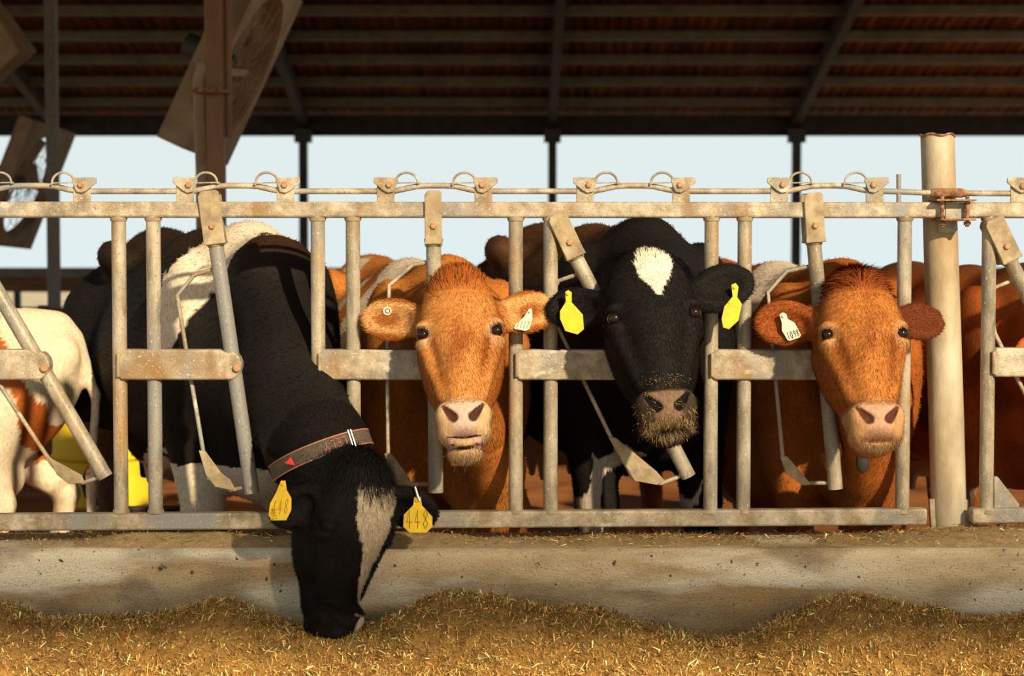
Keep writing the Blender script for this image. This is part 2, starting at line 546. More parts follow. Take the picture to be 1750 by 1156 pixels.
def latch(px, side, parent, row=316):
    """upright bracket plate, rotating cam with bolt and a wire loop that points towards its pair (side=+1 right)"""
    s_ = side
    pl = [(px - 4 * s_ - 17, 346), (px - 4 * s_ + 13, 346), (px - 4 * s_ + 13, 312), (px - 4 * s_ - 17, 312)]
    m = MB().prism([PF(x, y, -.012) for x, y in pl], -FN * .006).prism([PF(x, y, .018) for x, y in pl], -FN * .006)
    br = m.build('latch_bracket', GALV, parent, bevel=.002)
    cam_pts = [(px - 26 * s_, 304), (px - 20 * s_, 303), (px + 10 * s_, 304), (px + 16 * s_, 308), (px + 8 * s_, 328), (px - 2 * s_, 330), (px - 10 * s_, 326), (px - 27 * s_, 312)]
    cm = MB().prism([PF(x, y, -.022) for x, y in cam_pts], -FN * .007)
    cm.build('cam_plate', GALV, br, bevel=.002)
    c = PF(px, row, -.022)
    MB().tube([c - FN * .03, c + FN * .006, c + FN * .009], [.0115, .0115, .008], 6).build('bolt', BOLT, br)
    cx = px + 30 * s_
    pts = [PF(cx + 19 * math.cos(t), 312 - 17 * math.sin(t), -.018) for t in np.linspace(math.pi, 0, 14)]
    pts = [PF(cx - 21, 316, -.018)] + pts + [PF(cx + 21, 314, -.018)]
    MB().tube(pts, .0042, 8).tube([PF(cx - 20, 313, -.018), PF(cx + 24, 312, -.018)], .0025, 6).build('wire_loop', GALV, br)


for px, sd in brk: latch(px, sd, main)
latch(1748, 1, rightp, 318)
pts = []
for i in range(0, len(brk), 2):
    a, b = brk[i][0], brk[i + 1][0]
    pts += [(a - 20, 327), (a + 8, 327), (a + 22, 324), (a + 48, 318.5), (a + 65, 317.5), (b - 65, 317.5), (b - 46, 318.5), (b - 22, 324), (b - 6, 327), (b + 20, 327)]
pts = [p for p in pts] + [(1592, 330)]
MB().tube([PF(x, y, 0) for x, y in pts], .0098, 12).build('latch_rod', GALV, main)
MB().tube([PF(1536, 346), PF(1536, 298)], .0085, 10).build('stop_pin', GALV, main)
MB().tube([PF(1645, 330.5), PF(1735, 331), PF(1770, 331), PF(1800, 322), (PF(1900, 322))], .0098, 12).build('latch_rod', GALV, rightp)

# big round post with its clamp
pt = PF(1602, 232, .09)
pb = PF(1623, 919, .09)
post = empty('steel_post', (pb[0], pb[1], CURB_TOP), 'thick round galvanised steel post leaning slightly, clamped to the fence rails', 'post')
pb[2] = CURB_TOP
m = MB()
m.tube([pb, pb * .5 + pt * .5, pt], [.062, .0605, .058], 40, cap=False)
m.tube([pt, pt - (pt - pb) * .3], [.052, .052], 40, cap=False)
seg = 40
ring_o = len(m.v)
m.tube([pt + np.array([0, 0, -.001]), pt + np.array([0, 0, .002])], [.059, .052], 40, cap=False)
m.build('shaft', noise_mat('galvanised_post', [(.36, (.30, .235, .145)), (.5, (.44, .365, .245)), (.64, (.57, .50, .385))], scale=9, detail=10, rough=.5, stretch=(1, 1, .35), bump=.1, bscale=150,
                           layers=[((.35, .20, .08), 3, .58, .8, (1, 1, .3)), ((.42, .42, .39), 2, .55, .75, (1, 1, .4))]), post)
rim = MB().tube([pt + np.array([.0585 * math.cos(t), .0585 * math.sin(t), .004 * math.sin(5 * t)]) for t in np.linspace(0, 2 * math.pi, 41)], .0045, 6, cap=False)
rim.build('rusted_rim', RUST, post)
cl = MB()
cl.beam(PF(1594, 343, -.02), PF(1661, 343, -.02), .006, .11, FN).beam(PF(1600, 376, -.02), PF(1660, 376, -.02), .006, .11, FN)
clamp = cl.build('rail_clamp', RUST, post, label='rusty clamp plates')
for x in (1610, 1653):
    MB().tube([PF(x, 336, -.045), PF(x, 388, -.045)], .007, 10).tube([PF(x, 379, -.045), PF(x, 385, -.045)], .0125, 6).build('clamp_bolt', RUST, clamp)
MB().prism([PF(x, y, -.028) for x, y in ((1616, 346), (1648, 346), (1648, 374), (1616, 374))], -FN * .003).build('filler_plate', GALV, clamp)
MB().prism([PF(x, y, .02) for x, y in ((1604, 378), (1633, 378), (1633, 398), (1604, 398))], -FN * .05).build('stop_block', GALV, clamp)
MB().tube([PF(1590, 331), PF(1597, 330), PF(1644, 330), PF(1652, 331)], [.012, .0165, .0165, .011], 14).build('rod_coupling', RUST, clamp)
MB().prism([PF(x, y, .05) for x, y in ((1589, 855), (1597, 853), (1600, 912), (1592, 908))], -FN * .02).build('base_lug', GALV, post)
MB().prism([PF(x, y, .05) for x, y in ((1648, 853), (1655, 855), (1656, 914), (1650, 916))], -FN * .02).build('base_lug', GALV, post)


# ------------------------------------------------------------------ implicit surfaces for the cattle
def rotx(a): c, s = math.cos(a), math.sin(a); return np.array([[1, 0, 0], [0, c, -s], [0, s, c]])
def roty(a): c, s = math.cos(a), math.sin(a); return np.array([[c, 0, s], [0, 1, 0], [-s, 0, c]])
def rotz(a): c, s = math.cos(a), math.sin(a); return np.array([[c, -s, 0], [s, c, 0], [0, 0, 1]])


class Frame:
    def __init__(s, pos=(0, 0, 0), R=None, sc=1.0):
        s.p = np.asarray(pos, float)
        s.R = np.eye(3) if R is None else R
        s.s = sc

    def w(s, q): return s.p + s.R @ (np.asarray(q, float) * s.s)
    def loc(s, X): return ((X - s.p) @ s.R) / s.s


WF = Frame()


class Solid:
    def __init__(s): s.pr = []

    def cone(s, fa, a, ra, b, rb, k=.03, fb=None, cut=False):
        fb = fb or fa
        A, B = fa.w(a), fb.w(b)
        ra, rb = ra * fa.s, rb * fb.s
        R = max(ra, rb)
        s.pr.append(('c', A, B, ra, rb, k, cut, np.minimum(A - ra, B - rb), np.maximum(A + ra, B + rb)))

    def ell(s, f, c, r, k=.03, rot=None, cut=False):
        C = f.w(c)
        r = np.asarray(r, float) * f.s
        R = f.R if rot is None else f.R @ rot
        e = np.sqrt(((R * r[None, :]) ** 2).sum(1))
        s.pr.append(('e', C, R, r, None, k, cut, C - e, C + e))

    def eval(s, X, pr):
        d = np.full(len(X), 1.0, np.float32)
        for q in pr:
            if q[0] == 'c':
                _, A, B, ra, rb, k, cut, _, _ = q
                ab = B - A
                t = np.clip((X - A) @ ab / max(1e-9, ab @ ab), 0, 1)
                v = X - A - t[:, None] * ab
                e = np.sqrt((v * v).sum(1)) - (ra + (rb - ra) * t)
            else:
                _, C, R, r, _, k, cut, _, _ = q
                l = (X - C) @ R
                a = l / r
                k0 = np.sqrt((a * a).sum(1)) + 1e-9
                b = l / (r * r)
                k1 = np.sqrt((b * b).sum(1)) + 1e-9
                e = k0 * (k0 - 1) / k1
            if cut:
                h = np.maximum(k - np.abs(d + e), 0) / k
                d = np.maximum(d, -e) + h * h * k * .25
            else:
                h = np.maximum(k - np.abs(d - e), 0) / k
                d = np.minimum(d, e) - h * h * k * .25
        return d

    def mesh(s, xs, ys, zs, BL=14):
        nx, ny, nz = len(xs), len(ys), len(zs)
        F = np.ones((nx, ny, nz), np.float32)
        for i in range(0, nx, BL):
            for j in range(0, ny, BL):
                for k in range(0, nz, BL):
                    gx, gy, gz = xs[i:i + BL], ys[j:j + BL], zs[k:k + BL]
                    lo = np.array([gx[0], gy[0], gz[0]])
                    hi = np.array([gx[-1], gy[-1], gz[-1]])
                    c = (lo + hi) / 2
                    rad = np.linalg.norm(hi - lo) / 2 + .012
                    pr = [q for q in s.pr if np.all(q[7] - .05 - q[5] < hi) and np.all(q[8] + .05 + q[5] > lo)]
                    if not pr: continue
                    pr_all = pr
                    dc = s.eval(c[None, :].astype(np.float32), pr_all)[0]
                    if dc > rad * 1.6 + .02: continue
                    X = np.stack(np.meshgrid(gx, gy, gz, indexing='ij'), -1).reshape(-1, 3).astype(np.float32)
                    F[i:i + BL, j:j + BL, k:k + BL] = s.eval(X, pr).reshape(len(gx), len(gy), len(gz))
        return nets(F, xs, ys, zs)


def nets(F, xs, ys, zs):
    ins = F < 0
    dims = np.array(F.shape)
    axs = (xs, ys, zs)
    pos, cell, quads = [], [], []
    cid = lambda a: (a[:, 0] * dims[1] + a[:, 1]) * dims[2] + a[:, 2]
    for ax in range(3):
        a = [slice(None)] * 3
        b = [slice(None)] * 3
        a[ax] = slice(0, -1)
        b[ax] = slice(1, None)
        cr = ins[tuple(a)] != ins[tuple(b)]
        idx = np.argwhere(cr)
        o1, o2 = [i for i in range(3) if i != ax]
        idx = idx[(idx[:, o1] > 0) & (idx[:, o2] > 0) & (idx[:, o1] < dims[o1] - 1) & (idx[:, o2] < dims[o2] - 1)]
        nxt = idx.copy()
        nxt[:, ax] += 1
        f0 = F[tuple(idx.T)]
        f1 = F[tuple(nxt.T)]
        t = f0 / (f0 - f1)
        p = np.stack([axs[i][idx[:, i]] for i in range(3)], 1)
        p[:, ax] += t * (axs[ax][nxt[:, ax]] - axs[ax][idx[:, ax]])
        q = []
        for d1, d2 in ((1, 1), (0, 1), (0, 0), (1, 0)):
            c = idx.copy()
            c[:, o1] -= d1
            c[:, o2] -= d2
            q.append(cid(c))
            pos.append(p)
            cell.append(q[-1])
        q = np.stack(q, 1)
        flip = (f0 > 0) if ax != 1 else (f0 < 0)
        q[flip] = q[flip][:, ::-1]
        quads.append(q)
    pos = np.concatenate(pos)
    cell = np.concatenate(cell)
    quads = np.concatenate(quads)
    u, inv = np.unique(cell, return_inverse=True)
    n = np.bincount(inv)
    V = np.stack([np.bincount(inv, pos[:, i]) / n for i in range(3)], 1)
    Q = np.searchsorted(u, quads)
    return V, Q


def vnormals(V, Q):
    n = np.cross(V[Q[:, 2]] - V[Q[:, 0]], V[Q[:, 3]] - V[Q[:, 1]])
    N = np.zeros_like(V)
    for i in range(4):
        for a in range(3):
            N[:, a] += np.bincount(Q[:, i], n[:, a], len(V))
    return N / (np.linalg.norm(N, axis=1, keepdims=True) + 1e-12)


_lat = np.random.default_rng(3).random((32, 32, 32)).astype(np.float32)


def vnoise(X, sc):
    p = X * sc + 50
    i = np.floor(p).astype(int)
    f = p - i
    f = f * f * (3 - 2 * f)
    r = 0
    for a in (0, 1):
        for b in (0, 1):
            for c in (0, 1):
                w = (f[:, 0] if a else 1 - f[:, 0]) * (f[:, 1] if b else 1 - f[:, 1]) * (f[:, 2] if c else 1 - f[:, 2])
                r = r + w * _lat[(i[:, 0] + a) % 32, (i[:, 1] + b) % 32, (i[:, 2] + c) % 32]
    return r


def fbm(X, sc): return (vnoise(X, sc) + .5 * vnoise(X, sc * 2.1) + .25 * vnoise(X, sc * 4.3)) / 1.75


def np_mesh(name, V, quads, tris, col, normals=None):
    me = bpy.data.meshes.new(name)
    nq, ntr = len(quads), len(tris)
    me.vertices.add(len(V))
    me.vertices.foreach_set('co', V.astype(np.float32).ravel())
    li = np.concatenate([np.asarray(quads, np.int32).ravel(), np.asarray(tris, np.int32).ravel()])
    me.loops.add(len(li))
    me.loops.foreach_set('vertex_index', li.astype(np.int32))
    me.polygons.add(nq + ntr)
    st = np.concatenate([np.arange(nq) * 4, nq * 4 + np.arange(ntr) * 3]).astype(np.int32)
    me.polygons.foreach_set('loop_start', st)
    me.update(calc_edges=True)
    me.validate()
    at = me.attributes.new('coat', 'FLOAT_COLOR', 'POINT')
    at.data.foreach_set('color', np.concatenate([col, np.ones((len(col), 1))], 1).astype(np.float32).ravel())
    me.shade_smooth()
    if normals is not None:
        me.normals_split_custom_set_from_vertices(normals.astype(np.float32))
    return me


def in_poly(x, z, poly):
    r = np.zeros(len(x), bool)
    n = len(poly)
    for i in range(n):
        x0, z0 = poly[i]
        x1, z1 = poly[(i + 1) % n]
        c = ((z0 > z) != (z1 > z))
        with np.errstate(divide='ignore', invalid='ignore'):
            xi = (x1 - x0) * (z - z0) / (z1 - z0 + 1e-12) + x0
        r ^= c & (x < xi)
    return r


def strands(root, nor, flow, L, w, col, bend=.25, rg=rng):
    """tapered two-segment hairs; all arguments per hair"""
    n = len(root)
    fl = flow - nor * (flow * nor).sum(1, keepdims=True)
    fl /= np.linalg.norm(fl, axis=1, keepdims=True) + 1e-9
    jit = rg.normal(0, .28, (n, 3))
    d0 = fl * .75 + nor * .65 + jit * .6
    d0 /= np.linalg.norm(d0, axis=1, keepdims=True)
    d1 = d0 + fl * .5 - nor * bend
    d1 /= np.linalg.norm(d1, axis=1, keepdims=True)
    sd = np.cross(d0, nor)
    sd /= np.linalg.norm(sd, axis=1, keepdims=True) + 1e-9
    L = L[:, None]
    a = root - sd * w[:, None] - nor * .001
    b = root + sd * w[:, None] - nor * .001
    m = root + d0 * L * .5
    c = m - sd * w[:, None] * .7
    e = m + sd * w[:, None] * .7
    t = m + d1 * L * .5
    V = np.stack([a, b, e, c, t], 1).reshape(-1, 3)
    i = np.arange(n)[:, None] * 5
    Q = i + np.array([[0, 1, 2, 3]])
    T = i + np.array([[3, 2, 4]])
    return V, Q, T, np.repeat(col, 5, 0), np.repeat(nor, 5, 0)


def axis_coords(lo, hi, flo, fhi, fine, coarse):
    a = []
    if lo < flo: a.append(np.arange(lo, flo, coarse))
    a.append(np.arange(max(lo, flo), min(hi, fhi), fine))
    if hi > fhi: a.append(np.arange(fhi, hi + coarse, coarse))
    return np.concatenate(a)


def body_prims(S_, f, legs=None, hump=0, lean=1.0, udder=True, hind_shift=0.0):
    L = dict(fl=(-.18, .02), fr=(.18, .02), hl=(-.22, 1.45), hr=(.22, 1.45))
    if legs: L.update(legs)
    S_.ell(f, (0, .75, .93), (.34 * lean, .78, .40), .05)
    S_.ell(f, (0, .12, .92), (.26 * lean, .40, .40), .1)
    S_.ell(f, (0, 1.30, 1.10), (.27 * lean, .34, .28), .12)
    S_.cone(f, (0, -.02, 1.33 + hump), .07, (0, .6, 1.29), .06, .16)
    S_.cone(f, (0, .6, 1.29), .06, (0, 1.52, 1.33), .06, .16)
    for sx in (-1, 1):
        S_.ell(f, (.24 * sx * lean, 1.10, 1.30), (.055, .09, .06), .11)
        S_.ell(f, (.13 * sx, 1.56, 1.20), (.06, .07, .07), .09)
        S_.ell(f, (.215 * sx * lean, .06, 1.02), (.10, .20, .30), .1)
        for key, fx in (('fl', -1), ('fr', 1)):
            if fx != sx: continue
            lx, ly = L[key]
            S_.cone(f, (.19 * sx, .06, .84), .12, (lx * .97, ly * .9 + .0, .44), .066, .07)
            S_.cone(f, (lx * .97, ly * .9, .44), .066, (lx, ly + .03, .15), .042, .03)
            S_.ell(f, (lx, ly + .02, .13), (.05, .055, .05), .03)
            S_.cone(f, (lx, ly + .01, .09), .045, (lx, ly - .03, .03), .058, .02)
        for key, fx in (('hl', -1), ('hr', 1)):
            if fx != sx: continue
            lx, ly = L[key]
            S_.cone(f, (.2 * sx * lean, 1.34, 1.05), .19, (.25 * sx * lean, 1.16, .74), .13, .1)
            S_.cone(f, (.25 * sx * lean, 1.2, .76), .125, (lx, ly + .07, .50), .058, .06)
            S_.cone(f, (lx, ly + .07, .50), .058, (lx, ly, .15), .042, .03)
            S_.ell(f, (lx, ly, .13), (.05, .055, .05), .03)
            S_.cone(f, (lx, ly - .01, .09), .045, (lx, ly - .05, .03), .058, .02)
    S_.ell(f, (0, -.16, .80), (.14, .16, .20), .12)
    if udder:
        S_.ell(f, (0, 1.12, .60), (.19, .24, .15), .05)
        for tx in (-.08, .08):
            for ty in (1.03, 1.2): S_.cone(f, (tx, ty, .50), .028, (tx, ty, .41), .015, .02)
    S_.cone(f, (0, 1.60, 1.27), .04, (0, 1.70, 1.0), .024, .05)
    S_.cone(f, (0, 1.70, 1.0), .024, (0, 1.68, .62), .02, .02)
    S_.cone(f, (0, 1.68, .62), .035, (0, 1.67, .38), .02, .03)


EAR_L = .185


def head_prims(S_, h, ears, mouth=0.0, earsize=1.0):
    """skull with the long axis along +z (poll up), the face towards -y"""
    S_.ell(h, (0, .075, .06), (.112, .12, .13), .05)
    S_.ell(h, (0, .00, .065), (.108, .062, .125), .05)
    S_.ell(h, (0, .035, .165), (.066, .065, .055), .06)
    S_.ell(h, (0, .035, .005), (.122, .065, .07), .04)
    S_.cone(h, (0, .015, -.02), .090, (0, .0, -.235), .054, .05)
    for sx in (-1, 1):
        S_.cone(h, (.062 * sx, .12, -.02), .060, (.024 * sx, .065, -.25), .040, .05)
        S_.ell(h, (.072 * sx, .085, -.070), (.040, .08, .105), .04)
        S_.cone(h, (.098 * sx, .0, -.04), .022, (.056 * sx, -.01, -.19), .018, .03)
        S_.ell(h, (.102 * sx, -.010, .026), (.028, .034, .017), .022)          # brow
        S_.ell(h, (.108 * sx, -.004, -.025), (.022, .032, .012), .02)           # lower lid
        S_.ell(h, (.044 * sx, -.028, -.266), (.037, .046, .042), .02)          # nostril wing
        S_.ell(h, (.046 * sx, .0, -.310), (.031, .052, .030), .02)           # cheek of the lip
    S_.cone(h, (0, .11, -.13), .055, (0, .05, -.30 - mouth * .5), .038, .05)
    chz = -.350 - mouth if mouth else -.330
    S_.ell(h, (0, .008 if mouth else .022, chz), (.052, .050, .024 + mouth * .25), .014)
    S_.ell(h, (0, -.022, -.268), (.062, .060, .050), .025)
    S_.ell(h, (0, -.022, -.306), (.058, .055, .025), .018)
    if mouth:
        S_.ell(h, (0, -.050, -.352), (.047, .056, .021), .004, cut=True)
        lz = -.352 - mouth * .75
        arc = [(.047 * math.sin(t), -.012 - .060 * math.cos(t), lz + .022 * abs(math.sin(t)) ** 2) for t in np.linspace(-1.45, 1.45, 9)]
        for p, q in zip(arc[:-1], arc[1:]): S_.cone(h, p, .011, q, .011, .004)
        S_.ell(h, (0, -.016, lz + .010), (.038, .046, .012), .003)
    else:
        S_.ell(h, (0, -.058, -.334), (.060, .05, .0045), .006, cut=True)
    for sx in (-1, 1):
        S_.cone(h, (.029 * sx, -.081, -.288), .0135, (.056 * sx, -.066, -.250), .0050, .007, cut=True)
        S_.ell(h, (.117 * sx, -.030, .0), (.020, .026, .0155), .010, cut=True)
        e = ears[0 if sx < 0 else 1]
        S_.cone(h, (.085 * sx, .07, .075), .04, (.02, 0, 0), .030, .04, fb=e)
        S_.cone(e, (.0, .004, 0), .03, (.06, .004, 0), .034, .03)
        S_.ell(e, (.108 * earsize, .006, 0), (.092 * earsize, .020, .068), .03)
        S_.ell(e, (.118 * earsize, -.030, -.002), (.078 * earsize, .034, .050), .012, cut=True)


def ear_frame(h, sx, up=0.0, fwd=0.25, twist=0.0, sc=1.0):
    """ear: x along its length, z across, -y the hollow side; up = lift, fwd = turn to the front"""
    R = rotz(-fwd * sx) @ roty(-up * sx) if sx > 0 else rotz(fwd) @ roty(up)
    base = np.eye(3) if sx > 0 else np.diag([-1.0, 1, 1])
    Rl = R @ base @ rotx(twist)
    return Frame(h.w((.098 * sx, .075, .085)), h.R @ Rl, h.s * sc)


def head_frame(pos, yaw=0, pitch=20, roll=0, sc=1.0):
    r = math.radians
    return Frame(pos, roty(r(roll)) @ rotz(r(yaw)) @ rotx(-r(pitch)), sc)


def lerp(a, b, t): return a + (b - a) * np.clip(t, 0, 1)[:, None]


def sstep(a, b, x):
    t = np.clip((x - a) / (b - a), 0, 1)
    return t * t * (3 - 2 * t)


def mix(col, c, m): return col + (np.asarray(c, float)[None, :] - col) * m[:, None]


COWS = {}


def make_cow(key, label, hf, bf, ears, coat, neck, mouth=0, legs=None, fine=.0055, coarse=.016, fur=45000, lean=1.0, hump=0, udder=True, extra=None, earsize=1.0, eyes=True, flen=.012, bodyfur=20000):
    S_ = Solid()
    body_prims(S_, bf, legs, hump, lean, udder)
    for (fa, a, ra, fb, b, rb, k) in neck: S_.cone(fa, a, ra, b, rb, k, fb=fb)
    head_prims(S_, hf, ears, mouth, earsize)
    if extra: extra(S_)
    lo = np.min([q[7] for q in S_.pr if not q[6]], 0) - .03
    hi = np.max([q[8] for q in S_.pr if not q[6]], 0) + .03
    c = hf.p
    ex = .36 * hf.s
    xs = axis_coords(lo[0], hi[0], c[0] - ex, c[0] + ex, fine, coarse)
    ys = axis_coords(lo[1], hi[1], c[1] - .34, c[1] + .16, fine, coarse)
    zs = axis_coords(lo[2], hi[2], c[2] - .48 * hf.s, c[2] + .27 * hf.s, fine, coarse)
    V, Q = S_.mesh(xs, ys, zs)
    N = vnormals(V, Q)
    cx = (V[Q[:, 0]] * 1).mean(0)
    col = np.clip(coat(V), 0.001, .95)
    # hairs of the coat, part of the same skin mesh
    allV, allQ, allT, allC, allN = [V], [Q], [np.zeros((0, 3), int)], [col], [N]
    if fur:
        qc = V[Q].mean(1)
        area = np.linalg.norm(np.cross(V[Q[:, 2]] - V[Q[:, 0]], V[Q[:, 3]] - V[Q[:, 1]]), axis=1) / 2
        hl = hf.loc(qc)
        nq = N[Q[:, 0]]
        front = (nq[:, 1] < .35) & (np.linalg.norm(qc - hf.p, axis=1) < .42 * hf.s)
        pad = (hl[:, 2] < -.243) & (hl[:, 1] < -.035) & (np.abs(hl[:, 0]) < .075)
        for cnt, sel, L0, body in ((fur, front & ~pad, flen, False), (bodyfur, (nq[:, 1] < .4) & ~front, .014, True)):
            if cnt == 0: continue
            p = area * sel
            if p.sum() <= 0: continue
            ids = rng.choice(len(Q), cnt, p=p / p.sum())
            u, v = rng.random(cnt)[:, None], rng.random(cnt)[:, None]
            c4 = Q[ids]
            bil = lambda A: (A[c4[:, 0]] * (1 - u) + A[c4[:, 1]] * u) * (1 - v) + (A[c4[:, 3]] * (1 - u) + A[c4[:, 2]] * u) * v
            root, nor, cc = bil(V), bil(N), bil(col)
            nor = nor / (np.linalg.norm(nor, axis=1, keepdims=True) + 1e-9)
            if body:
                flow = np.tile(bf.R @ np.array([0, .8, -.6]), (cnt, 1))
            else:
                l = hf.loc(root)
                flow = np.stack([l[:, 0] * 5, np.full(cnt, .3), np.where(l[:, 2] > .12, .9, -1.0)], 1) @ hf.R.T
                er = np.abs(l[:, 0]) > .135
                flow[er] = (np.sign(l[er, 0])[:, None] * hf.R[:, 0][None, :]) + np.array([0, 0, -.4])
            L = L0 * rng.uniform(.6, 1.35, cnt)
            cc = cc * rng.uniform(.72, 1.3, (cnt, 1))
            sv, sq, st, sc_, sn = strands(root, nor, flow, L, np.full(cnt, .00085 if not body else .0013), cc)
            b = sum(len(a) for a in allV)
            allV.append(sv); allQ.append(sq + b); allT.append(st + b); allC.append(sc_); allN.append(sn)
    me = np_mesh('cow', np.concatenate(allV), np.concatenate(allQ), np.concatenate(allT), np.concatenate(allC), np.concatenate(allN))
    org = bf.w((0, .7, 0))
    me.transform(Matrix.Translation(-Vector(org)))
    o = link_mesh('cow', me, FURM)
    o.location = Vector(org)
    tag(o, label, 'cow')
    bvh = BVHTree.FromPolygons([tuple(v) for v in V], [tuple(int(i) for i in q) for q in Q])
    COWS[key] = dict(o=o, bvh=bvh, hf=hf, bf=bf, ears=ears)
    if eyes:
        for sx in (-1, 1):
            e = MB().sphere(hf.w((.1075 * sx, -.021, .0)), .0195 * hf.s, 24, 16)
            e.build('eye', EYEM, o)
    return o


def surf(key, px, py, back=.004):
    """first point of a cow's skin seen along a picture ray"""
    d = ray(px, py)
    d = d / np.linalg.norm(d)
    hit = COWS[key]['bvh'].ray_cast(Vector(CAM), Vector(d))
    if hit[0] is None: return None
    return np.array(hit[0]) - d * back


def hair_tuft(key, name, pts_fn, n, L, w, col, flow_fn, mat=FURM, label=None):
    hf = COWS[key]['hf']
    root, nor = pts_fn(n)
    flow = flow_fn(root)
    c = np.asarray(col)[None, :] * rng.uniform(.6, 1.35, (n, 1))
    V, Q, T, C, Nn = strands(root, nor, flow, rng.uniform(.5, 1.2, n) * L, np.full(n, w), c, bend=.5)
    me = np_mesh(name, V, Q, T, C, Nn)
    o = link_mesh(name, me, mat, COWS[key]['o'])
    if label: o['label'] = label
    return o


def skin_points(key, centre, spread, n):
    """random points on the skin near a point of the head frame"""
    hf, bvh = COWS[key]['hf'], COWS[key]['bvh']
    R, Nn = [], []
    while len(R) < n:
        q = np.asarray(centre) + rng.normal(0, 1, 3) * np.asarray(spread)
        c0 = np.array([0, .06, centre[2] * .4])
        a = c0 + nrm(q - c0) * .5
        hit = bvh.ray_cast(Vector(hf.w(a)), Vector(hf.R @ nrm(c0 - a)))
        if hit[0] is None: continue
        R.append(np.array(hit[0])); Nn.append(np.array(hit[1]) * (1 if np.dot(hit[1], hf.R @ nrm(a - c0)) > 0 else -1))
    return np.array(R), np.array(Nn)


def fuzz(X, a=.02, sc=22): return (fbm(X, sc) - .5) * a * 2
# ------------------------------------------------------------------ the cattle
ORANGE, ORANGE_D, CREAM = (.46, .165, .035), (.30, .085, .018), (.66, .53, .37)
WHITE_C, BLACK_C = (.70, .60, .47), (.011, .0095, .009)
rd = math.radians


def face_masks(V, hf, ears):
    l = hf.loc(V)
    hw = .052 + (l[:, 2] + .245) * .20
    pad = sstep(0, .008, hw - np.abs(l[:, 0])) * sstep(-.238, -.248, l[:, 2]) * sstep(-.336, -.328, l[:, 2]) * (l[:, 1] < -.03)
    rim = sstep(-.205, -.24, l[:, 2] + .3 * np.maximum(0, -l[:, 1] - .06)) * (np.abs(l[:, 0]) < .12) * (l[:, 1] < .09) * (l[:, 2] > -.45)
    eyer = np.zeros(len(V))
    for sx in (-1, 1):
        d = np.linalg.norm((l - np.array([.110 * sx, -.026, -.004])) / np.array([1, 1, 1.0]), axis=1)
        eyer = np.maximum(eyer, sstep(.050, .030, d))
    noz = np.zeros(len(V))
    for sx in (-1, 1):
        a, b = np.array([.029 * sx, -.076, -.288]), np.array([.056 * sx, -.060, -.250])
        t = np.clip((l - a) @ (b - a) / ((b - a) @ (b - a)), 0, 1)
        noz = np.maximum(noz, sstep(.0025, -.0015, np.linalg.norm(l - a - t[:, None] * (b - a), axis=1) - (.0150 - .0085 * t)))
    ein = np.zeros(len(V))
    eall = np.zeros(len(V))
    for e in ears:
        q = e.loc(V)
        on = (np.abs(q[:, 2]) < .07) & (np.abs(q[:, 1]) < .06) & (q[:, 0] > .0) & (q[:, 0] < .24)
        ein = np.maximum(ein, on * sstep(.004, -.006, q[:, 1]) * sstep(.02, .05, q[:, 0]) * sstep(.056, .04, np.abs(q[:, 2])))
        eall = np.maximum(eall, on * sstep(.02, .05, q[:, 0]))
    return l, pad, rim, eyer, noz, ein, eall


def muzzle_colours(col, m, pad_c, rim_c, noz_c, rim_w=.8):
    l, pad, rim, eyer, noz, ein, eall = m
    col = mix(col, rim_c, rim * rim_w)
    col = mix(col, pad_c, pad)
    return mix(col, noz_c, noz)


def face_tone(col, V, l):
    """coat mottling plus painted relief shading: darker brow and lines down from the eyes"""
    near = (np.linalg.norm(l, axis=1) < .40) * (l[:, 1] < .06)
    brow = np.exp(-(l[:, 0] / .030) ** 2 - ((l[:, 2] + .03) / .055) ** 2)
    tear = np.exp(-((np.abs(l[:, 0]) - .080 - .20 * np.minimum(0, l[:, 2] + .02)) / .010) ** 2) * sstep(.0, -.03, l[:, 2]) * sstep(-.22, -.10, l[:, 2])
    mott = sstep(.50, .68, fbm(V * np.array([1, 1, .6]), 16)) * .45
    return mix(col, (.27, .078, .016), np.clip(brow * .7 + tear * .75 + mott, 0, 1) * near)


def frame_body(x, y, psi, sc): return Frame((x, y, 0), rotz(rd(psi)), sc)


def std_neck(hf, bf, r=1.0):
    return [(hf, (0, .10, .085), .098 * r, bf, (0, .02, 1.20), .165, .10),
            (hf, (0, .135, -.05), .080 * r, bf, (0, -.14, .90), .15, .10),
            (hf, (0, .13, .02), .090 * r, bf, (0, -.06, 1.06), .16, .10)]


# --- black and white cow eating from the heap
h1 = head_frame(P(606, 903, -.42), yaw=38, pitch=2, roll=15, sc=1.08)
b1 = frame_body(-1.0, .70, 24, 1.14)
e1 = (ear_frame(h1, -1, up=-.75, fwd=-.15, twist=-.2, sc=.85), ear_frame(h1, 1, up=-.05, fwd=.75, twist=.3, sc=1.0))
white_band = [(W[0], W[2]) for W in (P(x, y, .95) for x, y in [(372, 360), (500, 360), (500, 398), (470, 402), (405, 490), (345, 560), (315, 610), (270, 610), (288, 530), (314, 468), (352, 425), (338, 420)])]


white_far = [(W[0], W[2]) for W in (P(x, y, .95) for x, y in [(478, 355), (520, 375), (556, 470), (558, 545), (530, 512), (505, 435), (480, 396)])]


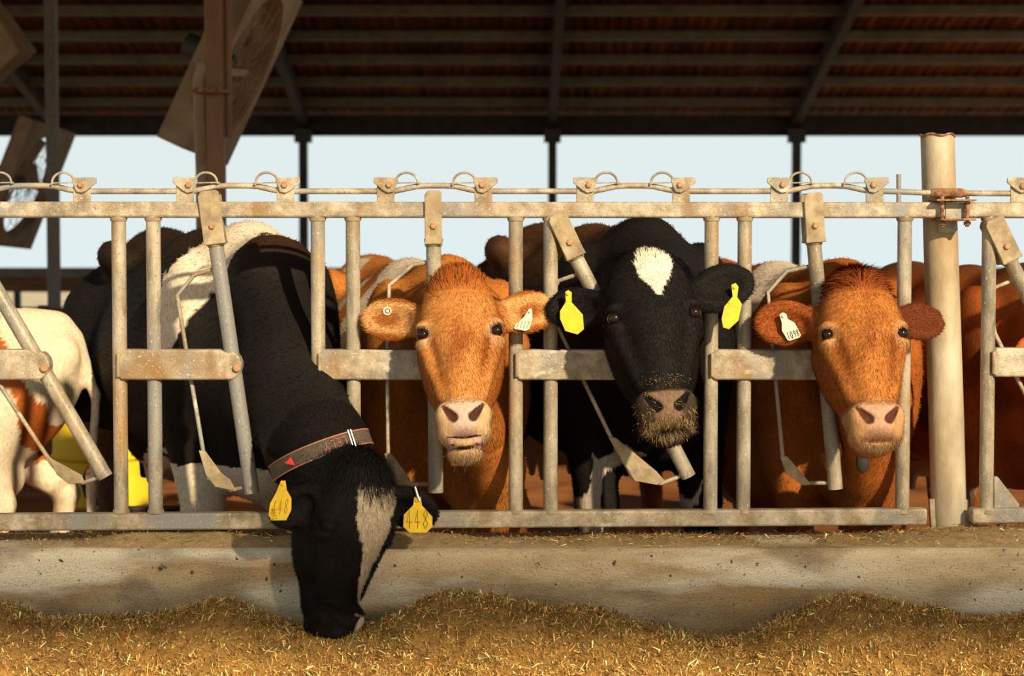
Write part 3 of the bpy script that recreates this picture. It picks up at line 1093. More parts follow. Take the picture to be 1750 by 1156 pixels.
def coat1(V):
    X = V + np.stack([fuzz(V, .016, 25), fuzz(V + 9, .016, 25), fuzz(V + 5, .016, 25)], 1)
    l, b = h1.loc(V), b1.loc(X)
    col = np.tile(BLACK_C, (len(V), 1))
    col = mix(col, (.05, .024, .011), sstep(1.2, 1.38, b[:, 2]) * fbm(V, 5) * 1.1)  # painted sunlit sheen: black turns browner towards the top of the back
    body = b[:, 1] > -.05
    w = (in_poly(X[:, 0], X[:, 2], white_band) | in_poly(X[:, 0], X[:, 2], white_far)) & (X[:, 1] > .40)
    w |= (b[:, 0] > .0) & (b[:, 1] > .12) & (b[:, 1] < .5) & (b[:, 2] > .9)
    w |= (b[:, 2] < .61) & (b[:, 1] < .6) & (V[:, 1] > .22)
    w |= (b[:, 2] < .63) & (b[:, 1] > .85) & (b[:, 1] < 1.35) & (np.abs(b[:, 0]) < .14)
    col = mix(col, WHITE_C, w.astype(float))
    hl = (b[:, 1] > 1.1) & (b[:, 2] < .66) & (np.abs(b[:, 0]) > .13)
    col = mix(col, (.13, .10, .065), hl * 1.0)
    m = face_masks(V, h1, e1)
    f = h1.loc(X)
    zz = [.135, .03, -.06, -.14, -.21]
    x0 = np.interp(-f[:, 2], [-z for z in zz], [-.060, -.045, -.005, .022, .04])
    x1 = np.interp(-f[:, 2], [-z for z in zz], [.095, .085, .075, .055, .05])
    bl = (f[:, 0] > x0) & (f[:, 0] < x1) & (f[:, 2] < .135) & (f[:, 2] > -.21) & (f[:, 1] < .07)
    bl |= (f[:, 0] > .025) & (f[:, 2] < -.24) & (f[:, 2] > -.4) & (f[:, 1] < .1)
    nearhead = (V[:, 1] < -.1)
    col = mix(col, (.66, .55, .41), (bl & nearhead) * (1 - .25 * fbm(V, 14)))
    col = mix(col, (.014, .012, .011), m[1])
    return col


def lid1(S_):
    for sx in (-1, 1): S_.ell(h1, (.104 * sx, -.020, .002), (.022, .024, .020), .008)
    S_.ell(b1, (.05, -.06, .62), (.16, .20, .15), .1)


n1a, n1b, n1c = P(503, 640, .14), P(552, 765, -.20), P(468, 478, .42)
t1a = P(514, 765, -.10)
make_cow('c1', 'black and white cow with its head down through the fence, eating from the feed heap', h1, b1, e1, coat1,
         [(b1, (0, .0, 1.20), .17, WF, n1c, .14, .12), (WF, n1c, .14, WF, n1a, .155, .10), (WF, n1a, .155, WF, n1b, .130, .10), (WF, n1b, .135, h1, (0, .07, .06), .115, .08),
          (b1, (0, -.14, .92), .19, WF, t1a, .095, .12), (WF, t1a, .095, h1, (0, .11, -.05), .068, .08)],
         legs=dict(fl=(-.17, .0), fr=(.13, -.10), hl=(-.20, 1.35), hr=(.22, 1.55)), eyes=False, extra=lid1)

# --- red-brown cow with its mouth open
h2 = head_frame(P(786, 574, -.22), yaw=1, pitch=27, roll=-3, sc=1.12)
b2 = frame_body(-.245, .80, 17, 1.05)
e2 = (ear_frame(h2, -1, up=.22, fwd=-.1, twist=.1, sc=1.03), ear_frame(h2, 1, up=.22, fwd=-.1, twist=.1, sc=1.0))


def coat2(V):
    X = V + np.stack([fuzz(V, .03, 14), fuzz(V + 9, .03, 14), fuzz(V + 5, .03, 14)], 1)
    b = b2.loc(X)
    col = mix(np.tile(ORANGE, (len(V), 1)), ORANGE_D, sstep(.35, .7, fbm(V, 6)) * .5)
    m = face_masks(V, h2, e2)
    l = m[0]
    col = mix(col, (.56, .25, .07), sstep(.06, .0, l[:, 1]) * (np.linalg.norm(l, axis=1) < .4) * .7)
    col = face_tone(col, V, l)
    body = b[:, 1] > .15
    wp = sstep(.0, .04, fbm(X * np.array([1, 1, .45]) + 11, 3.4) - .60) * body
    band = ((b[:, 0] < -.05) & (b[:, 1] > .42) & (b[:, 1] < .60)) | ((b[:, 0] < -.12) & (b[:, 1] > .74) & (b[:, 1] < .84) & (b[:, 2] > 1.02))
    col = mix(col, (.60, .50, .40), np.maximum(wp, band * 1.0) * body)
    col = mix(col, CREAM, m[3] * .30)
    col = mix(col, (.30, .085, .018), m[6] * .8)
    col = mix(col, (.66, .36, .13), m[5] * .85)
    col = muzzle_colours(col, m, (.60, .43, .34), (.62, .44, .25), (.07, .028, .017), .85)
    inm = (np.abs(l[:, 0]) < .050) & (l[:, 2] < -.331) & (l[:, 2] > -.368) & (l[:, 1] < .05) & (l[:, 1] > -.066)
    col = mix(col, (.10, .035, .03), inm * 1.0)
    tng = (np.abs(l[:, 0]) < .048) & (l[:, 2] < -.338) & (l[:, 2] > -.364) & (l[:, 1] < .02) & (l[:, 1] > -.074)
    col = mix(col, (.66, .40, .37), tng * 1.0)
    lidr = np.zeros(len(V))
    for sx in (-1, 1): lidr = np.maximum(lidr, sstep(.029, .023, np.linalg.norm(l - np.array([.1075 * sx, -.021, 0]), axis=1)))
    col = mix(col, (.10, .045, .025), lidr)
    col = mix(col, (.36, .10, .02), sstep(.09, .14, l[:, 2]) * (l[:, 1] < .12) * (l[:, 2] < .3) * (np.abs(l[:, 0]) < .09) * .8)
    bud = np.linalg.norm(l - np.array([-.078, .02, .165]), axis=1)
    col = mix(col, (.12, .045, .025), sstep(.03, .018, bud))
    return col


def bud2(S_):
    S_.ell(h2, (-.070, .02, .165), (.02, .022, .026), .012)
    dewlap(S_, h2, b2, P(848, 800, .22), P(850, 885, .34))


def dewlap(S_, h, b, p, q):
    S_.cone(h, (0, .12, -.10), .07, p, .095, .05, fb=WF)
    S_.cone(WF, p, .095, q, .105, .05)
    S_.cone(WF, q, .105, (0, .1, .7), .12, .08, fb=b)
    S_.ell(b, (-.05, .45, .66), (.30, .5, .28), .1)


make_cow('c2', 'red-brown cow with open mouth and white ear tag, facing out between two fence pipes', h2, b2, e2, coat2, std_neck(h2, b2), mouth=.018, extra=bud2)

# --- black cow with the white diamond
h3 = head_frame(P(1117, 546, -.24), yaw=2, pitch=28, roll=-4, sc=1.22)
b3 = frame_body(.52, .82, 14, 1.16)
e3 = (ear_frame(h3, -1, up=.10, fwd=-.12, twist=.1, sc=.93), ear_frame(h3, 1, up=.26, fwd=.12, twist=.1, sc=1.03))


leg_white = [(W[0], W[2]) for W in (P(x, y, .75) for x, y in [(1013, 771), (1021, 783), (1048, 774), (1046, 762), (1068, 752), (1092, 771), (1128, 815), (1150, 850), (1185, 852), (1200, 826), (1190, 860),
             (1160, 875), (1140, 872), (1125, 835), (1085, 806), (1062, 792), (1034, 806), (1026, 822), (1030, 990), (985, 990), (988, 868), (974, 866), (976, 857), (1003, 842), (1010, 815)])]


def coat3(V):
    X = V + np.stack([fuzz(V, .02, 22), fuzz(V + 9, .02, 22), fuzz(V + 5, .02, 22)], 1)
    b = b3.loc(X)
    col = np.tile(BLACK_C, (len(V), 1))
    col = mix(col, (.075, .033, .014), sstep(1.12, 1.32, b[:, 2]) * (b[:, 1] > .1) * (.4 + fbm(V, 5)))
    m = face_masks(V, h3, e3)
    f = h3.loc(V + np.stack([fuzz(V, .008, 60), fuzz(V + 9, .008, 60), fuzz(V + 5, .008, 60)], 1))
    zz = np.array([.035, .06, .10, .15, .19, .215, .232])
    x0 = np.interp(f[:, 2], zz, [.012, .0, -.03, -.038, -.030, -.018, .004])
    x1 = np.interp(f[:, 2], zz, [.018, .026, .05, .066, .056, .036, .014])
    dia = (f[:, 0] > x0) & (f[:, 0] < x1) & (f[:, 1] < .12) & (f[:, 2] > .035) & (f[:, 2] < .235)
    col = mix(col, (.80, .72, .58), dia * 1.0)
    leg = in_poly(X[:, 0], X[:, 2], leg_white) & (X[:, 1] < 1.15) & (V[:, 1] > .3)
    leg |= (b[:, 2] < .62) & (b[:, 1] > .8) & (b[:, 1] < 1.4) & (np.abs(b[:, 0]) < .16)
    leg |= (b[:, 1] > .2) & (b[:, 1] < .33) & (b[:, 0] > .06) & (b[:, 2] > 1.25)
    col = mix(col, (.62, .52, .42), leg * 1.0)
    col = muzzle_colours(col, m, (.20, .125, .085), (.05, .034, .022), (.006, .005, .004), .9)
    return col


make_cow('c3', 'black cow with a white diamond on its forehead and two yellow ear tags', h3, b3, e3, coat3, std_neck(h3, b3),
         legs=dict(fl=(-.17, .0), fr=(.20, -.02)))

# --- brown cow by the round post
h4 = head_frame(P(1475, 577, -.20), yaw=1, pitch=28, roll=-1, sc=1.14)
b4 = frame_body(1.28, .80, 15, 1.04)
e4 = (ear_frame(h4, -1, up=.05, fwd=-.05, twist=.45, sc=1.0), ear_frame(h4, 1, up=.10, fwd=-.15, twist=.0, sc=.90))


def coat4(V):
    X = V + np.stack([fuzz(V, .03, 14), fuzz(V + 9, .03, 14), fuzz(V + 5, .03, 14)], 1)
    b = b4.loc(X)
    col = mix(np.tile((.40, .125, .026), (len(V), 1)), (.24, .06, .013), sstep(.35, .7, fbm(V, 6)) * .6)
    m = face_masks(V, h4, e4)
    l = m[0]
    near = np.linalg.norm(l, axis=1) < .42
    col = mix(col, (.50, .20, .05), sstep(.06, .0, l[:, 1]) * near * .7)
    streak = np.maximum(sstep(.03, .012, np.abs(np.abs(l[:, 0]) - .078)), .0) * (l[:, 2] < -.02) * (l[:, 2] > -.16) * (l[:, 1] < .06)
    col = mix(col, (.20, .06, .015), streak * .7 * fbm(V, 30))
    col = face_tone(col, V, l)
    body = b[:, 1] > .15
    band = ((b[:, 0] < .05) & (b[:, 1] > .40) & (b[:, 1] < .62)) | ((b[:, 0] < -.05) & (b[:, 1] > .78) & (b[:, 1] < .95))
    col = mix(col, (.64, .55, .44), band * body * 1.0)
    col = mix(col, (.30, .075, .018), m[6] * .8)
    q = e4[1].loc(V)
    rear = (np.abs(q[:, 2]) < .07) & (np.abs(q[:, 1]) < .06) & (q[:, 0] > .03) & (q[:, 0] < .24)
    col = mix(col, (.10, .024, .009), rear * .85)
    col = mix(col, (.60, .40, .2), m[3] * .35)
    col = muzzle_colours(col, m, (.56, .32, .22), (.56, .34, .17), (.10, .035, .02), .75)
    col = mix(col, (.24, .055, .013), sstep(.09, .15, l[:, 2]) * (l[:, 1] < .14) * (l[:, 2] < .32) * (np.abs(l[:, 0]) < .1) * .85)
    return col


make_cow('c4', 'brown cow with dark red forelock and white ear tag, facing out beside the round post', h4, b4, e4, coat4, std_neck(h4, b4), extra=lambda S_: dewlap(S_, h4, b4, P(1488, 800, .22), P(1490, 885, .34)))

# --- brown cow cut by the right edge
h5 = head_frame(P(1900, 640, .05), yaw=8, pitch=20, roll=0, sc=1.1)
b5 = frame_body(2.06, .95, 8, 1.03)
e5 = (ear_frame(h5, -1), ear_frame(h5, 1))


def coat5(V):
    b = b5.loc(V)
    col = mix(np.tile((.36, .095, .02), (len(V), 1)), (.13, .032, .009), sstep(.4, .68, fbm(V, 3.5)))
    col = mix(col, (.11, .042, .018), sstep(1.31, 1.40, b[:, 2]) * .9)
    col = mix(col, (.34, .24, .16), (b[:, 2] < .55) * (fbm(V, 6) > .5) * 1.0)
    return muzzle_colours(col, face_masks(V, h5, e5), (.5, .3, .22), (.5, .3, .16), (.2, .07, .04))


make_cow('c5', 'dark reddish brown cow behind the fence at the right edge, beyond the round post', h5, b5, e5, coat5, std_neck(h5, b5), fine=.012, coarse=.02, fur=0, bodyfur=12000)

# --- white and red cow behind, at the left edge
b6 = frame_body(-3.28, 1.35, -84, .885)
h6 = head_frame(b6.w((0, -.72, 1.18)), yaw=-82, pitch=25, sc=.95)
e6 = (ear_frame(h6, -1), ear_frame(h6, 1))


def coat6(V):
    X = V + np.stack([fuzz(V, .05, 9), fuzz(V + 9, .05, 9), fuzz(V + 5, .05, 9)], 1)
    b = b6.loc(X)
    col = np.tile((.72, .60, .44), (len(V), 1))
    p = ((np.abs(b[:, 1] - 1.46) < .065) & (b[:, 2] > .66) & (b[:, 2] < 1.0)) | ((b[:, 1] > 1.56) & (b[:, 1] < 1.66) & (b[:, 2] < .82) & (b[:, 2] > .62))
    p |= (np.abs(b[:, 1] - 1.28 - .6 * (1.22 - b[:, 2])) < .05) & (b[:, 2] > .96)
    p |= (fbm(X + 4, 2.4) > .62) & (b[:, 1] < 1.0)
    col = mix(col, (.40, .10, .018), p * 1.0)
    col = mix(col, (.33, .22, .12), sstep(.62, .5, b[:, 2]) * sstep(.5, .7, fbm(V, 6)) * .6)
    return muzzle_colours(col, face_masks(V, h6, e6), (.5, .3, .22), (.6, .45, .3), (.2, .07, .04))


make_cow('c6', 'white cow with red patches standing further back at the left edge', h6, b6, e6, coat6, std_neck(h6, b6), fine=.014, coarse=.018, fur=0, bodyfur=0, legs=dict(hl=(-.2, 1.46), hr=(.2, 1.22)))

# --- dark brown cow deep in the barn
b7 = frame_body(-4.35, 5.3, -70, .80)
h7 = head_frame(b7.w((0, -.62, .75)), yaw=-70, pitch=10, sc=.9)
e7 = (ear_frame(h7, -1), ear_frame(h7, 1))


def coat7(V):
    col = np.tile((.10, .035, .014), (len(V), 1))
    col = mix(col, (.015, .013, .013), (fbm(V + 3, 2.5) > .5) * 1.0)
    return col


make_cow('c7', 'dark brown cow far back in the barn, mostly hidden by the white and red cow', h7, b7, e7, coat7, std_neck(h7, b7), fine=.02, coarse=.024, fur=0, bodyfur=0, eyes=False)

# ------------------------------------------------------------------ forelocks, whiskers
def tuft(key, name, centre, spread, n, L, col, up, label=None, w=.0011):
    pts, nr = skin_points(key, centre, spread, n)
    hf = COWS[key]['hf']
    l = hf.loc(pts)
    fl = np.stack([l[:, 0] * 6, np.full(n, up[1]), np.full(n, up[2])], 1) @ hf.R.T
    c = np.asarray(col)[None, :] * rng.uniform(.6, 1.35, (n, 1))
    V, Q, T, C, Nn = strands(pts, nr, fl, rng.uniform(.45, 1.2, n) * L, np.full(n, w), c, bend=.35)
    me = np_mesh(name, V, Q, T, C, Nn)
    o = link_mesh(name, me, FURM, COWS[key]['o'])
    tag(o, label, kind='stuff')


tuft('c2', 'forelock', (0, .0, .19), (.035, .04, .025), 3200, .042, (.36, .10, .02), (0, -.4, .6))
tuft('c4', 'forelock', (0, .0, .20), (.045, .04, .03), 3600, .050, (.22, .05, .012), (0, -.2, .1), 'dark red forelock')
tuft('c3', 'forelock', (0, .04, .21), (.05, .04, .02), 1200, .026, (.012, .01, .009), (0, .2, .8))
tuft('c1', 'forelock', (0, .0, .17), (.06, .05, .03), 2400, .045, (.012, .0105, .01), (0, -.4, -.9))
tuft('c2', 'chin_whiskers', (0, -.02, -.40), (.04, .035, .012), 260, .035, (.60, .42, .25), (0, -.3, -1), w=.0006)
tuft('c4', 'chin_whiskers', (0, -.02, -.38), (.05, .035, .02), 200, .03, (.55, .36, .2), (0, -.3, -1), w=.0006)
tuft('c3', 'muzzle_whiskers', (0, -.04, -.37), (.055, .03, .02), 420, .040, (.45, .33, .2), (0, -.4, -1), w=.0006)

# bits of feed stuck on the black cow's muzzle
pts, nr = skin_points('c3', (0, -.06, -.352), (.055, .03, .016), 420)
pts2, nr2 = skin_points('c3', (0, -.07, -.24), (.05, .02, .012), 300)
pp, nn_ = np.concatenate([pts, pts2]), np.concatenate([nr, nr2])
n = len(pp)
LL = np.concatenate([rng.uniform(.005, .022, len(pts)), rng.uniform(.002, .006, len(pts2))])
cc = np.array([[.40, .26, .10]]) * rng.uniform(.35, 1.3, (n, 1))
V, Q, T, C, Nn = strands(pp + nn_ * .002, nn_, rng.normal(0, 1, (n, 3)) + np.array([0, -.2, -.8]), LL, rng.uniform(.0005, .0013, n), cc, bend=.1)
o = link_mesh('muzzle_feed', np_mesh('muzzle_feed', V, Q, T, C, None), FEEDM, COWS['c3']['o'])
tag(o, 'chaff stuck around the muzzle', kind='stuff')

# ------------------------------------------------------------------ ear tags and collar
STROKES = {'1': [[(.2, .8), (.5, 1), (.5, 0)]], '4': [[(.55, 0), (.55, 1), (.05, .35), (.95, .35)]], '7': [[(.05, 1), (.9, 1), (.35, 0)]],
           '8': [[(.5, .52), (.15, .75), (.5, 1), (.85, .75), (.5, .52), (.1, .25), (.5, 0), (.9, .25), (.5, .52)]],
           '0': [[(.5, 0), (.12, .3), (.12, .7), (.5, 1), (.88, .7), (.88, .3), (.5, 0)]],
           '9': [[(.85, .65), (.5, .48), (.15, .72), (.5, 1), (.85, .75), (.8, .3), (.4, 0)]],
           '5': [[(.85, 1), (.2, 1), (.15, .58), (.6, .62), (.9, .32), (.6, 0), (.1, .1)]],
           'L': [[(.1, 1), (.1, 0), (.85, 0)]], 'E': [[(.9, 1), (.1, 1), (.1, 0), (.9, 0)], [(.1, .5), (.75, .5)]], 'Y': [[(0, 1), (.5, .5), (1, 1)], [(.5, .5), (.5, 0)]]}


def ear_tag(key, poly, at, mat, label, text=None, box=None, ink=INK, sw=.0011, hole=None, depth=None, name='ear_tag', tilt=0.0):
    """flat plastic tag hanging from the ear; poly and box in picture pixels, box = baseline start, along, up"""
    h = surf(key, *at, .0)
    ctr = np.mean(poly, 0)
    smp = list(poly) + [tuple(np.array(p_) * .5 + ctr * .5) for p_ in poly] + [tuple((np.array(poly[i_]) + np.array(poly[i_ - 1])) / 2) for i_ in range(len(poly))] + [tuple(ctr)]
    hs_ = [surf(key, a_, b_, .0) for a_, b_ in smp]
    ylo = (h[1] if h is not None else COWS[key]['hf'].p[1])
    ys_ = [q_[1] for q_ in hs_ if q_ is not None]
    y = min([ylo] + ys_) - .006
    if depth is not None: y = depth
    y0 = at[1]
    q = []
    for px, py in poly:
        q.append(P(px, py, y - tilt * (py - y0) / 500))
    m = MB().prism(q, (0, .0024, 0))
    o = m.build(name, mat, COWS[key]['o'], bevel=.0006, label=label)
    c = P(*(hole or poly[0]), y - .002)
    MB().tube([c + np.array([0, -.004, 0]), c + np.array([0, .016, 0])], [.0055, .004], 14).build('rivet', mat, o)
    if text:
        (bx, by), (ax, ay), (ux, uy) = box
        k = len(text)
        t = MB()
        for i, ch in enumerate(text):
            for st in STROKES[ch]:
                pts = []
                for u, v in st:
                    uu = (i + .1 + u * .72) / k
                    px, py = bx + ax * uu + ux * v, by + ay * uu + uy * v
                    pts.append(P(px, py, y - tilt * (py - y0) / 500 - .0012))
                t.tube(pts, sw, 6)
        t.build('tag_number', ink, o)
    return o


ear_tag('c1', [(480, 822), (488, 822), (490, 838), (498, 852), (498, 872), (489, 890), (464, 890), (459, 881), (461, 862), (472, 842)], (487, 832), YTAG, 'yellow tag under the near ear', '448', ((463, 882), (30, -4), (3, -26)), INKY, hole=(484, 827), sw=.0009)
ear_tag('c1', [(708, 850), (719, 850), (721, 864), (739, 884), (739, 901), (729, 911), (700, 911), (689, 901), (690, 880), (706, 864)], (713, 850), YTAG, 'yellow tag numbered 448', '448', ((693, 904), (42, 0), (0, -32)), INKY, hole=(713, 855), sw=.0013)
y_ = surf('c1', 713, 845)
if y_ is not None:
    MB().tube([P(709, 832, y_[1] - .006), P(713, 846, y_[1] - .008), P(717, 856, y_[1] - .012)], .0045, 8).build('tag_clip', STEELB, COWS['c1']['o'], label='shiny metal ear clip')
ear_tag('c2', [(904, 528), (909, 528), (910, 545), (905, 563), (898, 566), (878, 562), (880, 556), (896, 541)], (903, 530), WTAG, 'white tag numbered 1117', '1117', ((881, 560), (22, 1.5), (4, -11)), hole=(906, 532), sw=.0009)
q = surf('c2', 662, 532)
if q is not None:
    MB().tube([q + np.array([.012 * math.cos(t), 0, .012 * math.sin(t)]) for t in np.linspace(0, 2 * math.pi, 25)], .0034, 8, cap=False).sphere(q, .006, 12, 8, (1, .5, 1)).build('ear_button', WTAG, COWS['c2']['o'], label='pale round ear button')
ear_tag('c3', [(966, 499), (971, 496), (977, 500), (977, 517), (996, 538), (998, 563), (987, 572), (966, 566), (957, 545), (957, 532), (967, 516)], (971, 505), YTAG, 'yellow tag on the left in view', hole=(971, 502))
ear_tag('c3', [(1250, 487), (1257, 484), (1262, 490), (1260, 508), (1268, 520), (1262, 548), (1246, 563), (1236, 560), (1233, 545), (1238, 524), (1252, 507)], (1256, 495), YTAG, 'yellow tag on the right in view', hole=(1256, 491))
ear_tag('c4', [(1332, 538), (1338, 534), (1344, 537), (1346, 545), (1358, 552), (1369, 573), (1367, 577), (1350, 583), (1346, 582), (1336, 565), (1336, 552)], (1338, 541), WTAG, 'white tag numbered 1098', '1098', ((1347, 581), (21, -7), (-4, -12)), hole=(1339, 540), sw=.0009)
q = surf('c4', 1597, 524)
if q is not None:
    MB().sphere(q, .013, 14, 10, (.7, .5, 1.1)).build('ear_button', WTAG, COWS['c4']['o'], label='pale tag stud')

# grey pendant under the brown cow's chin
m = MB()
c = P(1474, 789, surf('c4', 1474, 800)[1] - .03)
m.sphere(c, .04, 18, 14, (.58, .35, 1.0))
m.build('collar_pendant', GREYP, COWS['c4']['o'], label='dark grey oval pendant below the chin')

# collar of the eating cow
A0, A1 = np.array(n1b), h1.w((0, .09, .0))
cen = A0 * .62 + A1 * .38
axis = nrm(P(585, 850, -.3) - P(535, 710, -.25))
u = nrm(np.cross(axis, (0, 1, 0)))
v_ = np.cross(axis, u)
bv = COWS['c1']['bvh']
ring, NR = [], 72
px_c = P(552, 776, cen[1])
cen = np.array([px_c[0], cen[1] + .02, px_c[2]])
for i in range(NR):
    th = 2 * math.pi * i / NR
    d = u * math.cos(th) + v_ * math.sin(th)
    hit = bv.ray_cast(Vector(cen + d * .5), Vector(-d))
    ring.append(np.linalg.norm(np.array(hit[0]) - cen) if hit[0] is not None else .15)
ring = np.array(ring)
ring = np.minimum(ring, np.median(ring) * 1.35)
for _ in range(6): ring = (np.roll(ring, 1) + ring + np.roll(ring, -1)) / 3


def cpt(i, off, ax):
    i = i % NR
    a, f = int(i), i - int(i)
    r = ring[a] * (1 - f) + ring[(a + 1) % NR] * f
    th = 2 * math.pi * i / NR
    return cen + (u * math.cos(th) + v_ * math.sin(th)) * (r + off) + axis * ax


def band(w0, w1, off0, off1):
    m = MB()
    vs, fs = [], []
    for i in range(NR):
        vs += [cpt(i, off0, w0), cpt(i, off1, w0), cpt(i, off1, w1), cpt(i, off0, w1)]
    for i in range(NR):
        a, b = i * 4, ((i + 1) % NR) * 4
        for j in range(4): fs.append((a + j, b + j, b + (j + 1) % 4, a + (j + 1) % 4))
    return m.add(vs, fs)


col_o = band(-.025, .025, .002, .009).build('collar', STRAP, COWS['c1']['o'], label='grey woven neck strap with red edges')
band(-.0265, -.0225, .001, .0105).build('edge_trim', STRAPR, col_o)
band(.0225, .0265, .001, .0105).build('edge_trim', STRAPR, col_o)


def ring_index(px, py):
    best, bi = 1e9, 0
    d = nrm(ray(px, py))
    for i in np.arange(0, NR, .25):
        p = cpt(i, .01, 0) - CAM
        e = np.linalg.norm(np.cross(p, d))
        if (p @ d) < 0: continue
        e += .35 * (p @ d - 5.3)
        if e < best: best, bi = e, i
    return bi


i0, i1 = ring_index(598, 760), ring_index(555, 773)
di = (i1 - i0 + NR / 2) % NR - NR / 2
t = MB()
for k, ch in enumerate('LELY'):
    for st in STROKES[ch]:
        pts = []
        for a, b in st:
            pts.append(cpt(i0 + di * (k + .12 + a * .72) / 4, .0105, (b - .5) * .026))
        t.tube(pts, .0022, 6)
t.build('strap_lettering', STRAPR, col_o)
ib = ring_index(500, 800)
c = cpt(ib, .012, 0)
m = MB().prism([c + nrm(P(x, y, 0) - P(500, 800, 0)) * np.linalg.norm(P(x, y, 0) - P(500, 800, 0)) * .93 for x, y in ((488, 804), (499, 793), (507, 808))], (0, -.012, 0))
m.build('strap_buckle', REDP, col_o, bevel=.002, label='small red plastic buckle')
ir = ring_index(609, 760)
MB().tube([cpt(ir, .014, -.03), cpt(ir + .2, .014, .03)], .003, 8).tube([cpt(ir + .8, .014, -.03), cpt(ir + 1, .014, .03)], .003, 8).build('strap_slider', STEELB, col_o, label='steel slider')

# ------------------------------------------------------------------ feed
ridge_px = [(-200, 1040), (0, 1037), (30, 1042), (60, 1062), (120, 1062), (200, 1052), (240, 1052), (290, 1046), (350, 1030), (385, 1016), (415, 1035), (440, 1055), (480, 1066), (560, 1078), (600, 1082), (650, 1072),
            (690, 1048), (725, 1028), (770, 1016), (815, 1018), (860, 1022), (905, 1033), (940, 1042), (1010, 1040), (1060, 1056), (1100, 1072), (1150, 1083), (1210, 1098), (1290, 1099), (1345, 1065), (1390, 1040), (1430, 1023), (1480, 1022), (1530, 1038),
            (1575, 1050), (1615, 1044), (1655, 1066), (1700, 1060), (1740, 1056), (1950, 1050)]
RY = -.44
rx = np.array([P(a, b, RY)[0] for a, b in ridge_px])
rz = np.array([P(a, b, RY)[2] for a, b in ridge_px])


def feed_h(x, y):
    r = np.interp(x, rx, rz)
    r = sum(np.interp(x + d, rx, rz) for d in (-.03, 0, .03)) / 3
    ry = RY - .03 * np.sin(x * 4.1)
    base = .178 + .012 * np.sin(x * 3.1 + 1) + .008 * np.sin(x * 7 + y * 5)
    front = np.exp(-((y - ry) / .20) ** 2)
    back = np.exp(-((y - ry) / .26) ** 2)
    z = base + (r - base) * np.where(y < ry, front, back)
    X = np.stack([x, y, np.zeros_like(x)], 1)
    z = z + (fbm(X, 9) - .5) * .035 + (fbm(X, 30) - .5) * .022
    z = np.minimum(z, np.maximum(.125, r - .42 * np.maximum(0, ry - y - .05) + (fbm(X, 14) - .5) * .03))
    return np.where(y < -1.0, np.maximum(.122, z - (-1.0 - y) * .12), z)


fx, fy = np.arange(-2.9, 2.9, .010), np.arange(-1.5, -.19, .010)
GX, GY = np.meshgrid(fx, fy, indexing='ij')
FZ = feed_h(GX.ravel(), GY.ravel())
V = np.stack([GX.ravel(), GY.ravel(), FZ], 1)
a, b = len(fx), len(fy)
ii = (np.arange(a - 1)[:, None] * b + np.arange(b - 1)[None, :]).ravel()
Q = np.stack([ii, ii + b, ii + b + 1, ii + 1], 1)
FEEDC = np.array([[.33, .185, .050], [.44, .27, .085], [.17, .092, .026], [.66, .48, .20], [.28, .175, .05], [.37, .20, .052], [.21, .13, .035], [.12, .068, .02]])
FEEDC = np.minimum(FEEDC * 1.75 + np.array([.0, .0, .01]), .85)
nz_ = fbm(V, 25)
bc = np.array([[.32, .18, .05]]) * (.5 + nz_)[:, None]


def chips(n, x, y, z, lmin, lmax, wmin, wmax, lift, palette, tiltmax=.6):
    th = rng.uniform(0, 2 * math.pi, n)
    el = rng.normal(0, tiltmax, n)
    d = np.stack([np.cos(th) * np.cos(el), np.sin(th) * np.cos(el), np.sin(el)], 1)
    L = lmin + (lmax - lmin) * rng.random(n) ** 2.8
    w = wmin + (wmax - wmin) * rng.random(n) ** 2
    s_ = np.cross(d, rng.normal(0, .5, (n, 3)) + np.array([0, 0, 1.0]))
    s_ /= np.linalg.norm(s_, axis=1, keepdims=True)
    nn = np.cross(s_, d)
    c = np.stack([x, y, z + lift * rng.random(n)], 1)
    dl, sl = d * L[:, None] / 2, s_ * w[:, None] / 2
    mid = c + nn * (L * rng.normal(0, .06, n))[:, None]
    V = np.stack([c - dl - sl, c - dl + sl, mid + sl, mid - sl, c + dl + sl * .6, c + dl - sl * .6], 1).reshape(-1, 3)
    i = np.arange(n)[:, None] * 6
    Q = np.concatenate([i + np.array([[0, 1, 2, 3]]), i + np.array([[3, 2, 4, 5]])])
    col = palette[rng.integers(0, len(palette), n)] * rng.uniform(.45, 1.8, (n, 1))
    return V, Q, np.repeat(col, 6, 0)


n = 150000
cx_ = rng.uniform(-2.5, 2.5, n)
cy_ = -.21 - 1.0 * rng.random(n) ** 1.15
V2, Q2, C2 = chips(n, cx_, cy_, feed_h(cx_, cy_) - .002, .006, .040, .0012, .0048, .012, FEEDC, .75)
n3 = 1500
cx_ = rng.uniform(-2.5, 2.5, n3)
cy_ = rng.uniform(-1.1, -.23, n3)
V3, Q3, C3 = chips(n3, cx_, cy_, feed_h(cx_, cy_), .006, .016, .005, .011, .008, np.array([[.55, .40, .17], [.5, .34, .12], [.62, .5, .25]]))
me = np_mesh('feed_heap', np.concatenate([V, V2, V3]), np.concatenate([Q, Q2 + len(V), Q3 + len(V) + len(V2)]), np.zeros((0, 3), int), np.concatenate([bc, C2, C3]))
o = link_mesh('feed_heap', me, FEEDM)
tag(o, 'long heaped row of chopped golden brown silage lying along the foot of the curb', 'feed', kind='stuff')

